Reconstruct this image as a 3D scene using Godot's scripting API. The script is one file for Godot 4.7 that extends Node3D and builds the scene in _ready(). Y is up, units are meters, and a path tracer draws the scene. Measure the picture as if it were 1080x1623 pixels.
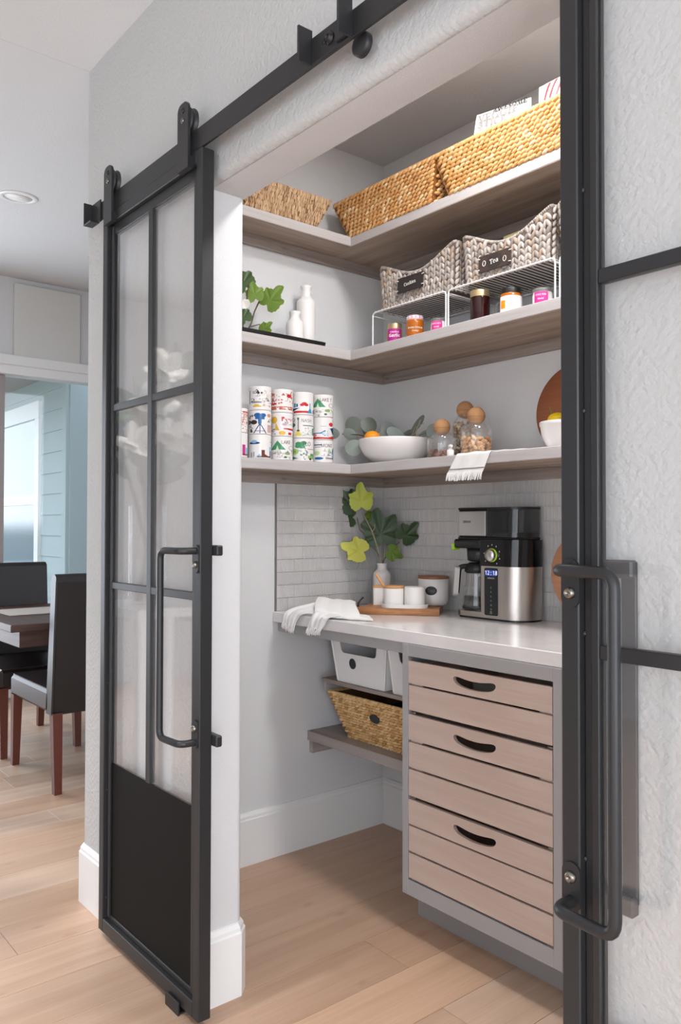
extends Node3D
# A walk-in pantry seen through an open pair of black glazed barn doors, with a dining corner on the left.
# x runs along the pantry's rear wall, y up, z towards the viewer; origin on the floor in the pantry's rear left corner.

const S1 := 2.3485
const S2 := 1.9082
const S3 := 1.4711
const SHELF_T := 0.037
const SX := 0.153
const SZ := 0.3095
const WALL_Z := 1.245
const JAMB_Z := 1.1232
const JAMB_X := 0.6723
const OPEN_X := 1.80
const HEAD_Y := 2.1161
const CEIL_Y := 2.763
const COUNTER := 0.914
const CAB_Z := 0.5681

var rng := RandomNumberGenerator.new()
var M := {}
var used := {}
var cache := {}


# ---------------------------------------------------------------- mesh building
class MB:
	var st := SurfaceTool.new()
	var xf := Transform3D()
	func _init() -> void:
		st.begin(Mesh.PRIMITIVE_TRIANGLES)
		st.set_smooth_group(-1)
	func smooth(on: bool) -> void:
		st.set_smooth_group(0 if on else -1)
	func group(n: int) -> void:
		st.set_smooth_group(n)
	func v(p: Vector3, uv: Vector2) -> void:
		st.set_uv(uv)
		st.add_vertex(xf * p)
	func tri(a: Vector3, b: Vector3, c: Vector3, ua := Vector2.ZERO, ub := Vector2.ZERO, uc := Vector2.ZERO) -> void:
		v(a, ua)
		v(c, uc)
		v(b, ub)
	func quad(a: Vector3, b: Vector3, c: Vector3, d: Vector3, ua := Vector2.ZERO, ub := Vector2.ZERO, uc := Vector2.ZERO, ud := Vector2.ZERO) -> void:
		tri(a, b, c, ua, ub, uc)
		tri(a, c, d, ua, uc, ud)
	func face(p: Array, mid: Vector3) -> void:
		var n: Vector3 = (p[1] - p[0]).cross(p[2] - p[0])
		var q := p.duplicate()
		if n.dot(p[0] - mid) < 0.0:
			q.reverse()
		for i in range(1, q.size() - 1):
			tri(q[0], q[i], q[i + 1])
	# a box with chamfered edges
	func box(c: Vector3, s: Vector3, bevel := 0.0) -> void:
		var h := s * 0.5
		var b := minf(bevel, minf(h.x, minf(h.y, h.z)) * 0.9)
		if b <= 0.0:
			for ax in 3:
				for sg in [-1.0, 1.0]:
					var n := Vector3.ZERO
					n[ax] = sg * h[ax]
					var u := Vector3.ZERO
					u[(ax + 1) % 3] = h[(ax + 1) % 3]
					var w := Vector3.ZERO
					w[(ax + 2) % 3] = h[(ax + 2) % 3]
					face([c + n - u - w, c + n + u - w, c + n + u + w, c + n - u + w], c)
			return
		var k := h - Vector3(b, b, b)
		for ax in 3:
			var a1 := (ax + 1) % 3
			var a2 := (ax + 2) % 3
			for sg in [-1.0, 1.0]:
				var p := []
				for q in [[-1, -1], [1, -1], [1, 1], [-1, 1]]:
					var w := Vector3.ZERO
					w[ax] = sg * h[ax]
					w[a1] = q[0] * k[a1]
					w[a2] = q[1] * k[a2]
					p.append(c + w)
				face(p, c)
			for s1 in [-1.0, 1.0]:
				for s2 in [-1.0, 1.0]:
					var e := []
					for q in [[0, -1], [0, 1], [1, 1], [1, -1]]:
						var w := Vector3.ZERO
						w[ax] = q[1] * k[ax]
						w[a1] = s1 * (h[a1] if q[0] == 0 else k[a1])
						w[a2] = s2 * (k[a2] if q[0] == 0 else h[a2])
						e.append(c + w)
					face(e, c)
		for sx in [-1.0, 1.0]:
			for sy in [-1.0, 1.0]:
				for sz in [-1.0, 1.0]:
					face([c + Vector3(sx * h.x, sy * k.y, sz * k.z), c + Vector3(sx * k.x, sy * h.y, sz * k.z), c + Vector3(sx * k.x, sy * k.y, sz * h.z)], c)
	func span(lo: Vector3, hi: Vector3, bevel := 0.0) -> void:
		box((lo + hi) * 0.5, hi - lo, bevel)
	# a polygon in the local xy plane, extruded along z from z0 to z1; caps carry uv = (x, y)
	func prism(poly: PackedVector2Array, z0: float, z1: float, soft := false, caps := true) -> void:
		var p := poly.duplicate()
		if Geometry2D.is_polygon_clockwise(p):
			p.reverse()
		var n := p.size()
		var longest := 0.0
		var shortest := 1e9
		for i in n:
			longest = maxf(longest, p[i].distance_to(p[(i + 1) % n]))
			shortest = minf(shortest, p[i].distance_to(p[(i + 1) % n]))
		var even := shortest > 0.3 * longest
		var run := 0.0
		for i in n:
			var a := p[i]
			var b := p[(i + 1) % n]
			var l := a.distance_to(b)
			smooth(soft and (even or l < 0.3 * longest))
			quad(Vector3(a.x, a.y, z0), Vector3(b.x, b.y, z0), Vector3(b.x, b.y, z1), Vector3(a.x, a.y, z1), Vector2(run, z0), Vector2(run + l, z0), Vector2(run + l, z1), Vector2(run, z1))
			run += l
		smooth(false)
		if not caps:
			return
		var t := Geometry2D.triangulate_polygon(p)
		for i in range(0, t.size(), 3):
			var a := p[t[i]]
			var b := p[t[i + 1]]
			var c := p[t[i + 2]]
			if (b - a).cross(c - a) < 0.0:
				var k := b
				b = c
				c = k
			tri(Vector3(a.x, a.y, z1), Vector3(b.x, b.y, z1), Vector3(c.x, c.y, z1), a, b, c)
			tri(Vector3(a.x, a.y, z0), Vector3(c.x, c.y, z0), Vector3(b.x, b.y, z0), a, c, b)
	# a profile of (radius, height), outside face first from bottom to top
	func lathe(pr: Array, seg := 32, soft := true, a0 := 0.0, a1 := TAU) -> void:
		smooth(soft)
		var ln := [0.0]
		for i in pr.size() - 1:
			ln.append(ln[-1] + (pr[i + 1] - pr[i]).length())
		for i in pr.size() - 1:
			var p: Vector2 = pr[i]
			var q: Vector2 = pr[i + 1]
			for k in seg:
				var u0 := float(k) / seg
				var u1 := float(k + 1) / seg
				var d0 := Vector3(cos(lerpf(a0, a1, u0)), 0, -sin(lerpf(a0, a1, u0)))
				var d1 := Vector3(cos(lerpf(a0, a1, u1)), 0, -sin(lerpf(a0, a1, u1)))
				if k == seg - 1 and is_equal_approx(a1 - a0, TAU):
					d1 = Vector3(cos(a0), 0, -sin(a0))
				var va: float = ln[i] / ln[-1]
				var vb: float = ln[i + 1] / ln[-1]
				var pa := d0 * p.x + Vector3(0, p.y, 0)
				var pb := d1 * p.x + Vector3(0, p.y, 0)
				var pc := d1 * q.x + Vector3(0, q.y, 0)
				var pd := d0 * q.x + Vector3(0, q.y, 0)
				if p.x > 1e-6:
					tri(pa, pb, pc, Vector2(u0, 1 - va), Vector2(u1, 1 - va), Vector2(u1, 1 - vb))
				if q.x > 1e-6:
					tri(pa, pc, pd, Vector2(u0, 1 - va), Vector2(u1, 1 - vb), Vector2(u0, 1 - vb))
		smooth(false)
	func ball(c: Vector3, r: Vector3, seg := 16, rings := 10) -> void:
		var keep := xf
		xf = xf * Transform3D(Basis.from_scale(r), c)
		var pr := []
		for i in rings + 1:
			var t := PI * i / rings
			pr.append(Vector2(maxf(sin(t), 0.0) if i > 0 and i < rings else 0.0, -cos(t)))
		lathe(pr, seg)
		xf = keep
	# a round bar through points; r may be a number or one radius per point
	func tube(p: Array, r: Variant, seg := 10, closed := false, caps := true) -> void:
		var n := p.size()
		var rad := func(i: int) -> float: return r[i % n] if r is Array else float(r)
		var dirs := []
		for i in n:
			var a: Vector3 = p[(i - 1 + n) % n] if closed or i > 0 else p[0]
			var b: Vector3 = p[(i + 1) % n] if closed or i < n - 1 else p[n - 1]
			dirs.append((b - a).normalized())
		var side: Vector3 = dirs[0].cross(Vector3.UP if absf(dirs[0].y) < 0.9 else Vector3.RIGHT).normalized()
		var rings := []
		for i in n:
			var d: Vector3 = dirs[i]
			side = (side - d * side.dot(d)).normalized()
			var up := d.cross(side)
			var ring := []
			for k in seg:
				var a := TAU * k / seg
				ring.append(p[i] + (side * cos(a) + up * sin(a)) * rad.call(i))
			rings.append(ring)
		smooth(true)
		for i in (n if closed else n - 1):
			var a: Array = rings[i]
			var b: Array = rings[(i + 1) % n]
			for k in seg:
				var k1 := (k + 1) % seg
				quad(a[k], a[k1], b[k1], b[k])
		smooth(false)
		if not closed and caps:
			for k in range(1, seg - 1):
				tri(rings[0][0], rings[0][k + 1], rings[0][k])
				tri(rings[n - 1][0], rings[n - 1][k], rings[n - 1][k + 1])
	# a thin sheet given by f(u, v), with thickness t
	func sheet(f: Callable, nu: int, nv: int, t: float, closed_u := false) -> void:
		var pts := []
		for j in nv + 1:
			var row := []
			for i in nu + 1:
				row.append(f.call(float(i) / nu, float(j) / nv))
			pts.append(row)
		var top := []
		var bot := []
		for j in nv + 1:
			var ra := []
			var rb := []
			for i in nu + 1:
				var il := i - 1 if i > 0 else (nu - 1 if closed_u else 0)
				var ir := i + 1 if i < nu else (1 if closed_u else nu)
				var du: Vector3 = pts[j][ir] - pts[j][il]
				var dv: Vector3 = pts[mini(j + 1, nv)][i] - pts[maxi(j - 1, 0)][i]
				var nn := du.cross(dv)
				nn = nn.normalized() if nn.length() > 1e-12 else Vector3.UP
				ra.append(pts[j][i] + nn * t * 0.5)
				rb.append(pts[j][i] - nn * t * 0.5)
			top.append(ra)
			bot.append(rb)
		for j in nv:
			for i in nu:
				var u0 := Vector2(float(i) / nu, float(j) / nv)
				var u1 := Vector2(float(i + 1) / nu, float(j) / nv)
				var u2 := Vector2(float(i + 1) / nu, float(j + 1) / nv)
				var u3 := Vector2(float(i) / nu, float(j + 1) / nv)
				group(1)
				quad(top[j][i], top[j][i + 1], top[j + 1][i + 1], top[j + 1][i], u0, u1, u2, u3)
				group(2)
				quad(bot[j][i], bot[j + 1][i], bot[j + 1][i + 1], bot[j][i + 1], u0, u3, u2, u1)
		smooth(false)
		for i in nu:
			quad(bot[0][i], bot[0][i + 1], top[0][i + 1], top[0][i])
			quad(bot[nv][i + 1], bot[nv][i], top[nv][i], top[nv][i + 1])
		if not closed_u:
			for j in nv:
				quad(bot[j + 1][0], bot[j][0], top[j][0], top[j + 1][0])
				quad(bot[j][nu], bot[j + 1][nu], top[j + 1][nu], top[j][nu])
	func done() -> ArrayMesh:
		st.generate_normals()
		return st.commit()


func round_rect(w: float, h: float, r: float, n := 5) -> PackedVector2Array:
	var p := PackedVector2Array()
	for q in [[1, 1, 0.0], [-1, 1, PI / 2], [-1, -1, PI], [1, -1, PI * 1.5]]:
		for i in n + 1:
			var a: float = q[2] + PI / 2 * i / n
			p.append(Vector2(q[0] * (w / 2 - r) + cos(a) * r, q[1] * (h / 2 - r) + sin(a) * r))
	return p


func ellipse(rx: float, ry: float, n := 32) -> PackedVector2Array:
	var p := PackedVector2Array()
	for i in n:
		p.append(Vector2(cos(TAU * i / n) * rx, sin(TAU * i / n) * ry))
	return p


# a polyline with its inner corners rounded
func fillet(p: Array, r: float, n := 5) -> Array:
	var out := [p[0]]
	for i in range(1, p.size() - 1):
		var a: Vector3 = (p[i - 1] - p[i]).normalized()
		var b: Vector3 = (p[i + 1] - p[i]).normalized()
		var s: Vector3 = p[i] + a * r
		var e: Vector3 = p[i] + b * r
		for k in n + 1:
			var t := float(k) / n
			out.append(s.lerp(p[i], t).lerp((p[i] as Vector3).lerp(e, t), t))
	out.append(p[-1])
	return out


# turns local z up: prism() then builds upwards on the floor plane (local x -> x, local y -> -z)
func upright(at := Vector3.ZERO) -> Transform3D:
	return Transform3D(Basis(Vector3(1, 0, 0), Vector3(0, 0, -1), Vector3(0, 1, 0)), at)


# ---------------------------------------------------------------- nodes
func numbered(n: String) -> String:
	var k: int = used.get(n, 0)
	used[n] = k + 1
	return n if k == 0 else "%s_%03d" % [n, k]


func thing(called: String, label: String, category: String, at := Vector3.ZERO, group := "", turn := 0.0) -> Node3D:
	var o := Node3D.new()
	o.name = numbered(called)
	add_child(o, true)
	o.position = at
	o.rotation.y = turn
	tag(o, label, category, group)
	return o


func tag(o: Node, label: String, category: String, group := "") -> void:
	o.set_meta("label", label)
	o.set_meta("category", category)
	if group != "":
		o.set_meta("group", group)


func part(parent: Node, called: String, mesh: Mesh, m: Material, at := Transform3D()) -> MeshInstance3D:
	var o := MeshInstance3D.new()
	o.name = called
	o.mesh = mesh
	o.material_override = m
	o.transform = at
	parent.add_child(o, true)
	return o


func single(called: String, mesh: Mesh, m: Material, label: String, category: String, at := Transform3D(), group := "") -> MeshInstance3D:
	var o := part(self, numbered(called), mesh, m, at)
	tag(o, label, category, group)
	return o


func struct(called: String, mesh: Mesh, m: Material, label: String, category: String) -> MeshInstance3D:
	var o := part(self, called, mesh, m)
	o.set_meta("kind", "structure")
	tag(o, label, category)
	return o


func at(x: float, y: float, z: float, ry := 0.0) -> Transform3D:
	return Transform3D(Basis(Vector3.UP, ry), Vector3(x, y, z))


func boxed(lo: Vector3, hi: Vector3, bevel := 0.0) -> ArrayMesh:
	var b := MB.new()
	b.span(lo, hi, bevel)
	return b.done()


# many copies of one small mesh as one object
func swarm(parent: Node, called: String, mesh: Mesh, m: Material, places: Array, tints: Array = []) -> MultiMeshInstance3D:
	var mm := MultiMesh.new()
	mm.transform_format = MultiMesh.TRANSFORM_3D
	mm.use_colors = tints.size() > 0
	mm.mesh = mesh
	mm.instance_count = places.size()
	for i in places.size():
		mm.set_instance_transform(i, places[i])
		if tints.size() > 0:
			mm.set_instance_color(i, tints[i])
	var o := MultiMeshInstance3D.new()
	o.name = called
	o.multimesh = mm
	o.material_override = m
	o.set_meta("kind", "stuff")
	parent.add_child(o, true)
	return o


# raised lettering; bent round a cylinder of radius r when r > 0 (text then reads from outside, centred on the angle mid)
func lettering(text: String, size: float, depth := 0.0006, r := 0.0, mid := 0.0, font_name := "Droid Sans", weight := 400) -> Mesh:
	var f := SystemFont.new()
	f.font_names = PackedStringArray([font_name])
	f.font_weight = weight
	var t := TextMesh.new()
	t.text = text
	t.font = f
	t.font_size = 32
	t.pixel_size = size / 32.0
	t.depth = depth
	t.curve_step = 3.0
	var arr: Array = t.get_mesh_arrays()
	var vs: PackedVector3Array = arr[Mesh.ARRAY_VERTEX]
	var idx: PackedInt32Array = arr[Mesh.ARRAY_INDEX]
	if r > 0.0:
		for i in vs.size():
			var p := vs[i]
			var a := mid + p.x / r
			var rr := r + p.z
			vs[i] = Vector3(cos(a) * rr, p.y, -sin(a) * rr)
	var st := SurfaceTool.new()
	st.begin(Mesh.PRIMITIVE_TRIANGLES)
	st.set_smooth_group(-1)
	for i in idx:
		st.add_vertex(vs[i])
	st.generate_normals()
	return st.commit()


# ---------------------------------------------------------------- materials
func mat(hex: String, rough := 0.6, metal := 0.0, spec := 0.5) -> StandardMaterial3D:
	var m := StandardMaterial3D.new()
	m.albedo_color = Color(hex)
	m.roughness = rough
	m.metallic = metal
	m.metallic_specular = spec
	return m


func tex(im: Image) -> ImageTexture:
	return ImageTexture.create_from_image(im)


func noise_tex(size: int, freq: float, octaves := 3, kind := FastNoiseLite.TYPE_SIMPLEX_SMOOTH, seed_ := 1) -> NoiseTexture2D:
	var n := FastNoiseLite.new()
	n.seed = seed_
	n.noise_type = kind
	n.frequency = freq
	n.fractal_octaves = octaves
	var t := NoiseTexture2D.new()
	t.width = size
	t.height = size
	t.seamless = true
	t.noise = n
	return t


func bumpy(m: StandardMaterial3D, t: Texture2D, scale_: Vector3, height: float) -> StandardMaterial3D:
	m.heightmap_enabled = true
	m.heightmap_texture = t
	m.heightmap_scale = height
	m.uv1_triplanar = true
	m.uv1_world_triplanar = true
	m.uv1_scale = scale_
	return m


# long grain running along u, as a multiplier round mid grey
func grain_image(w: int, h: int, lo: Color, hi: Color, stretch: float, freq: float, seed_: int, knots := 0) -> Image:
	var n := FastNoiseLite.new()
	n.seed = seed_
	n.frequency = freq
	n.fractal_octaves = 4
	var n2 := FastNoiseLite.new()
	n2.seed = seed_ + 7
	n2.frequency = freq * 5.0
	n2.fractal_octaves = 2
	var r := RandomNumberGenerator.new()
	r.seed = seed_
	var ks := []
	for i in knots:
		ks.append(Vector3(r.randf() * w, r.randf() * h, r.randf_range(3, 6)))
	var im := Image.create(w, h, false, Image.FORMAT_RGB8)
	for y in h:
		for x in w:
			# blend towards the far edge so that the pattern repeats without a seam
			var bx := float(x) / w
			var a := n.get_noise_2d(x / stretch, y)
			var b := n.get_noise_2d((x - w) / stretch, y)
			var s := lerpf(a, b, bx)
			var fine := n2.get_noise_2d(x / (stretch * 1.6), y * 1.7)
			var t := 0.5 + s * 0.75 + fine * 0.22
			for k in ks:
				var d: float = Vector2((x - k.x) / 2.0, y - k.y).length() / k.z
				if d < 3.0:
					t -= exp(-d * d) * 0.7
			im.set_pixel(x, y, lo.lerp(hi, clampf(t, 0.0, 1.0)))
	return im


func wood(img: Image, rough: float, scale_: Vector3) -> StandardMaterial3D:
	var m := mat("ffffff", rough)
	m.albedo_texture = tex(img)
	m.uv1_triplanar = true
	m.uv1_scale = scale_
	return m


func leafy(hex: String) -> StandardMaterial3D:
	var m := mat(hex, 0.45)
	m.backlight_enabled = true
	m.backlight = Color(hex) * 0.5
	return m


func make_materials() -> void:
	var peel := noise_tex(512, 0.045, 4, FastNoiseLite.TYPE_SIMPLEX_SMOOTH, 3)
	var lump := noise_tex(512, 0.055, 3, FastNoiseLite.TYPE_VALUE_CUBIC, 8)
	var fine := noise_tex(512, 0.12, 3, FastNoiseLite.TYPE_SIMPLEX, 5)
	M.wall_rough = bumpy(mat("b9b9b7", 0.75), lump, Vector3(5.0, 5.0, 5.0), 0.2)  # wall paint darkened to offset strong light on this face; pantry copy is lighter
	M.wall = bumpy(mat("cecdcd", 0.7), fine, Vector3(3, 3, 3), 0.05)
	M.pantry = bumpy(mat("d6d6d6", 0.7), fine, Vector3(3, 3, 3), 0.05)  # wall paint kept lighter to make up for the dimmer interior
	M.ceiling = bumpy(mat("d2d2d2", 0.8), peel, Vector3(3, 3, 3), 0.06)
	M.trim = mat("e4e3e1", 0.4)
	M.black = mat("272728", 0.42, 0.0, 0.45)
	M.black_panel = mat("1b1a19", 0.6, 0.0, 0.2)
	M.steel = mat("b9b6b1", 0.3, 1.0)
	M.screw = mat("8d8880", 0.3, 1.0)
	M.glass = mat("ffffff", 0.02)
	M.glass.transparency = BaseMaterial3D.TRANSPARENCY_ALPHA
	M.glass.albedo_color = Color(1, 1, 1, 0.03)
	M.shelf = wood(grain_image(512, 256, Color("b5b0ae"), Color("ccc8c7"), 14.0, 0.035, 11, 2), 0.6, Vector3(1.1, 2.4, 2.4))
	M.under = wood(grain_image(512, 256, Color("93806f"), Color("b3a294"), 14.0, 0.035, 17, 2), 0.6, Vector3(1.1, 2.4, 2.4))  # browner than the shelf wood: shade and floor bounce put into the colour
	M.cleat = wood(grain_image(512, 256, Color("7f726a"), Color("aba098"), 14.0, 0.04, 12, 7), 0.65, Vector3(1.1, 3.0, 3.0))
	M.low_shelf = wood(grain_image(256, 256, Color("8f8581"), Color("a9a09b"), 14.0, 0.035, 14), 0.6, Vector3(1.1, 2.4, 2.4))
	M.slat = wood(grain_image(512, 256, Color("bca699"), Color("ccb8ac"), 16.0, 0.03, 13), 0.6, Vector3(1.6, 3.0, 3.0))
	M.cabinet = mat("a2a0a0", 0.45)
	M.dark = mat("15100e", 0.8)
	M.counter = wood(grain_image(256, 256, Color("dcd9d7"), Color("eae7e5"), 1.5, 0.02, 15), 0.12, Vector3(1, 1, 1))
	M.tile = []
	for c in ["c9c7c5", "c6c4c2", "ccc9c7"]:
		M.tile.append(mat(c, 0.35))
	M.grout = mat("b3b1af", 0.8)
	M.ceramic = mat("ece9e6", 0.28)
	M.matte_white = mat("e9e5e1", 0.5)
	M.plastic = mat("e6e5e4", 0.4)
	M.linen = bumpy(mat("f0efed", 0.9), fine, Vector3(9, 9, 9), 0.06)
	M.cork = bumpy(mat("b98b5f", 0.8), fine, Vector3(9, 9, 9), 0.12)
	M.light_wood = wood(grain_image(256, 128, Color("b98450"), Color("dbab78"), 12.0, 0.05, 21), 0.5, Vector3(6, 9, 9))
	M.brown_wood = wood(grain_image(256, 128, Color("7d5136"), Color("a8714a"), 12.0, 0.05, 22), 0.45, Vector3(6, 9, 9))
	M.board_wood = wood(grain_image(512, 256, Color("8a5a36"), Color("c98f5c"), 9.0, 0.03, 23, 3), 0.5, Vector3(3.5, 6, 6))
	M.round_wood = wood(grain_image(256, 256, Color("8d5236"), Color("ad6c49"), 12.0, 0.05, 24), 0.5, Vector3(3, 5, 5))
	M.pink_wood = wood(grain_image(256, 256, Color("b9805e"), Color("cc9876"), 12.0, 0.05, 25), 0.5, Vector3(3, 5, 5))
	M.leather = mat("241a18", 0.42)
	M.leather_back = mat("211816", 0.45)
	M.chair_leg = mat("5c2b1d", 0.4)
	M.table = wood(grain_image(256, 256, Color("3a2620"), Color("5b4238"), 12.0, 0.05, 26), 0.55, Vector3(1, 2, 2))
	M.mat = mat("b7ada4", 0.9)
	M.chalk = mat("2f2724", 0.8)
	M.tag_wood = mat("3e2f29", 0.75)
	M.chalk_text = mat("e8e4df", 0.9)
	M.orange = mat("f59a13", 0.45)
	M.lemon = mat("f6cf12", 0.45)
	M.green_dark = leafy("3d5429")
	M.green_deep = leafy("2f4722")
	M.green_mid = leafy("6a8631")
	M.green_lime = leafy("b3be3b")
	M.green_yellow = leafy("cfcf4e")
	M.eucalyptus = leafy("8d978f")
	M.eucalyptus_dark = leafy("6f786e")
	M.stem = mat("5d4c3a", 0.7)
	M.stem_pale = mat("a89c86", 0.7)
	M.petal = mat("efece2", 0.6)
	M.wire = mat("e9e8e6", 0.35)
	M.weave = mat("ffffff", 0.65)
	M.weave.vertex_color_use_as_albedo = true
	M.liner_honey = mat("8a5a26", 0.9)
	M.liner_grey = mat("6f625a", 0.9)
	M.liner_straw = mat("6e4a26", 0.9)
	M.gloss_black = mat("0d0d0e", 0.08)
	M.soft_black = mat("171717", 0.4)
	M.brushed = bumpy(mat("c2bbb5", 0.3, 1.0), noise_tex(256, 0.2, 1, FastNoiseLite.TYPE_SIMPLEX, 9), Vector3(20, 0.4, 20), 0.01)
	M.smoke = mat("3a3c3e", 0.03)
	M.smoke.transparency = BaseMaterial3D.TRANSPARENCY_ALPHA
	M.smoke.albedo_color = Color(0.16, 0.17, 0.18, 0.5)
	M.green_plastic = mat("9fd02c", 0.4)
	M.pink = mat("e0338c", 0.45)
	M.magenta = mat("b01e86", 0.45)
	M.paper = mat("efeceb", 0.55)
	M.red = mat("c62e35", 0.5)
	M.gold_lid = mat("c8b489", 0.35, 0.8)
	M.lid_pink = mat("d9a9b5", 0.5)
	M.garlic = mat("b08a55", 0.3)
	M.jam_orange = mat("b2600f", 0.2)
	M.jam_dark = mat("2a0c0b", 0.12)
	M.concrete = mat("9c9b98", 0.9)
	M.siding = mat("b2c1c4", 0.7)
	M.soffit = mat("a9a199", 0.8)
	M.white_paint = mat("f2f2f0", 0.5)
	M.foliage = mat("6d8c46", 0.8)
	M.sticker = mat("222426", 0.5)
	M.tin = mat("7a1f1d", 0.4)


func _ready() -> void:
	# ---- camera
	var cam := Camera3D.new()
	cam.name = "camera"
	add_child(cam)
	var yaw := 0.8818
	var pitch := 0.0184
	var roll := 0.0017
	var fw := Vector3(-sin(yaw), 0, -cos(yaw))
	var rt := Vector3(cos(yaw), 0, -sin(yaw))
	var f2 := fw * cos(pitch) + Vector3.UP * sin(pitch)
	var u2 := Vector3.UP * cos(pitch) - fw * sin(pitch)
	var r3 := rt * cos(roll) + u2 * sin(roll)
	var u3 := u2 * cos(roll) - rt * sin(roll)
	cam.transform = Transform3D(Basis(r3, u3, -f2), Vector3(2.4992, 1.2325, 2.2929))
	cam.fov = rad_to_deg(2.0 * atan(811.5 / 1272.6))
	cam.near = 0.05
	cam.far = 200.0
	# ---- sky
	var env := Environment.new()
	var sky := Sky.new()
	var sm := ProceduralSkyMaterial.new()
	sm.sky_top_color = Color("c3d0de")
	sm.sky_horizon_color = Color("dfe8f0")
	sm.ground_bottom_color = Color("8c9088")
	sm.ground_horizon_color = Color("c8ccc8")
	sm.sky_energy_multiplier = 1.8
	sky.sky_material = sm
	env.background_mode = Environment.BG_SKY
	env.sky = sky
	env.tonemap_mode = Environment.TONE_MAPPER_LINEAR
	env.tonemap_exposure = 1.14
	env.sdfgi_enabled = true
	env.ssao_enabled = true
	env.ssil_enabled = true
	var we := WorldEnvironment.new()
	we.name = "environment"
	we.environment = env
	add_child(we)
	# ---- area lights for daylight from the room's assumed, unseen windows
	window_light("daylight_rear", Vector3(3.0, 1.2, 4.9), Vector3(0, 0, -1), Vector2(3.4, 2.1), 4.6, Color("e9f3ff"))
	window_light("daylight_dining", Vector3(-3.4, 1.25, 1.95), Vector3(1, 0, 0), Vector2(1.7, 2.1), 7.0, Color("e9f3ff"))
	window_light("daylight_side", Vector3(5.1, 1.15, 3.2), Vector3(-1, 0, 0), Vector2(2.4, 2.1), 13.5, Color("e9f3ff"))
	rng.seed = 20
	make_materials()
	build_floor()
	build_walls()
	build_outside()
	build_shelves()
	build_cabinet()
	build_doors()
	build_dining()
	build_ceiling_lights()
	build_top_shelf()
	build_middle_shelf()
	build_mug_shelf()
	build_right_shelf_things()
	build_counter_things()
	build_coffee_machine()
	build_under_counter()
	build_bouquet()


func window_light(called: String, pos: Vector3, dir: Vector3, size: Vector2, energy: float, c: Color) -> void:
	var l := AreaLight3D.new()
	l.name = called
	l.area_size = size
	l.light_energy = energy
	l.light_color = c
	l.shadow_enabled = true
	l.area_range = 14.0
	add_child(l)
	l.transform = Transform3D(Basis.looking_at(dir, Vector3.UP), pos)


# ---------------------------------------------------------------- setting
func build_floor() -> void:
	var fl := struct("floor", boxed(Vector3(-3.6, -0.14, -1.1), Vector3(5.3, -0.0125, 5.1)), M.dark, "wide plank floor of pale brown oak running from the dining corner into the pantry", "floor")
	var img := grain_image(1024, 512, Color("b89b84"), Color("ccb19b"), 16.0, 0.022, 31, 9)
	var ms := []
	var tints := ["ffffff", "f2ece6", "e9e0d8", "fff6ec", "efe4dc", "f7efe9"]
	for i in 6:
		var m := mat(tints[i], 0.42)
		m.albedo_texture = tex(img) if i == 0 else ms[0].albedo_texture
		m.uv1_triplanar = true
		m.uv1_scale = Vector3(0.55, 1.1, 1.1)
		m.uv1_offset = Vector3(0.17 * i + 0.31, 0.37 * i, 0.29 * i)
		ms.append(m)
	var lens := [1.1, 1.5, 1.9, 2.2]
	var meshes := {}
	var k := -19
	while 0.11 + 0.19 * k < 5.2:
		var x0 := 0.11 + 0.19 * k
		var z := -1.05 - rng.randf() * 1.0
		while z < 5.05:
			var want: float = lens[rng.randi() % 4]
			var a := maxf(z, -1.05)
			var b := minf(z + want, 5.05)
			if b - a > 0.05 and x0 + 0.095 > -3.55:
				var key := "%.2f" % (b - a)
				if not meshes.has(key):
					meshes[key] = boxed(Vector3(-(b - a) / 2 + 0.0006, -0.012, -0.0944), Vector3((b - a) / 2 - 0.0006, 0, 0.0944), 0.0007)
				part(fl, "plank", meshes[key], ms[rng.randi() % 6], at(x0 + 0.095, 0, (a + b) / 2, PI / 2 if rng.randf() < 0.5 else -PI / 2))
			z += want
		k += 1


# the path of a wall corner: a quarter round between two walls in plan
func arc(c: Vector2, r: float, a0: float, a1: float, n := 6) -> PackedVector2Array:
	var p := PackedVector2Array()
	for i in n + 1:
		var a := lerpf(a0, a1, float(i) / n)
		p.append(c + Vector2(cos(a), sin(a)) * r)
	return p


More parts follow.
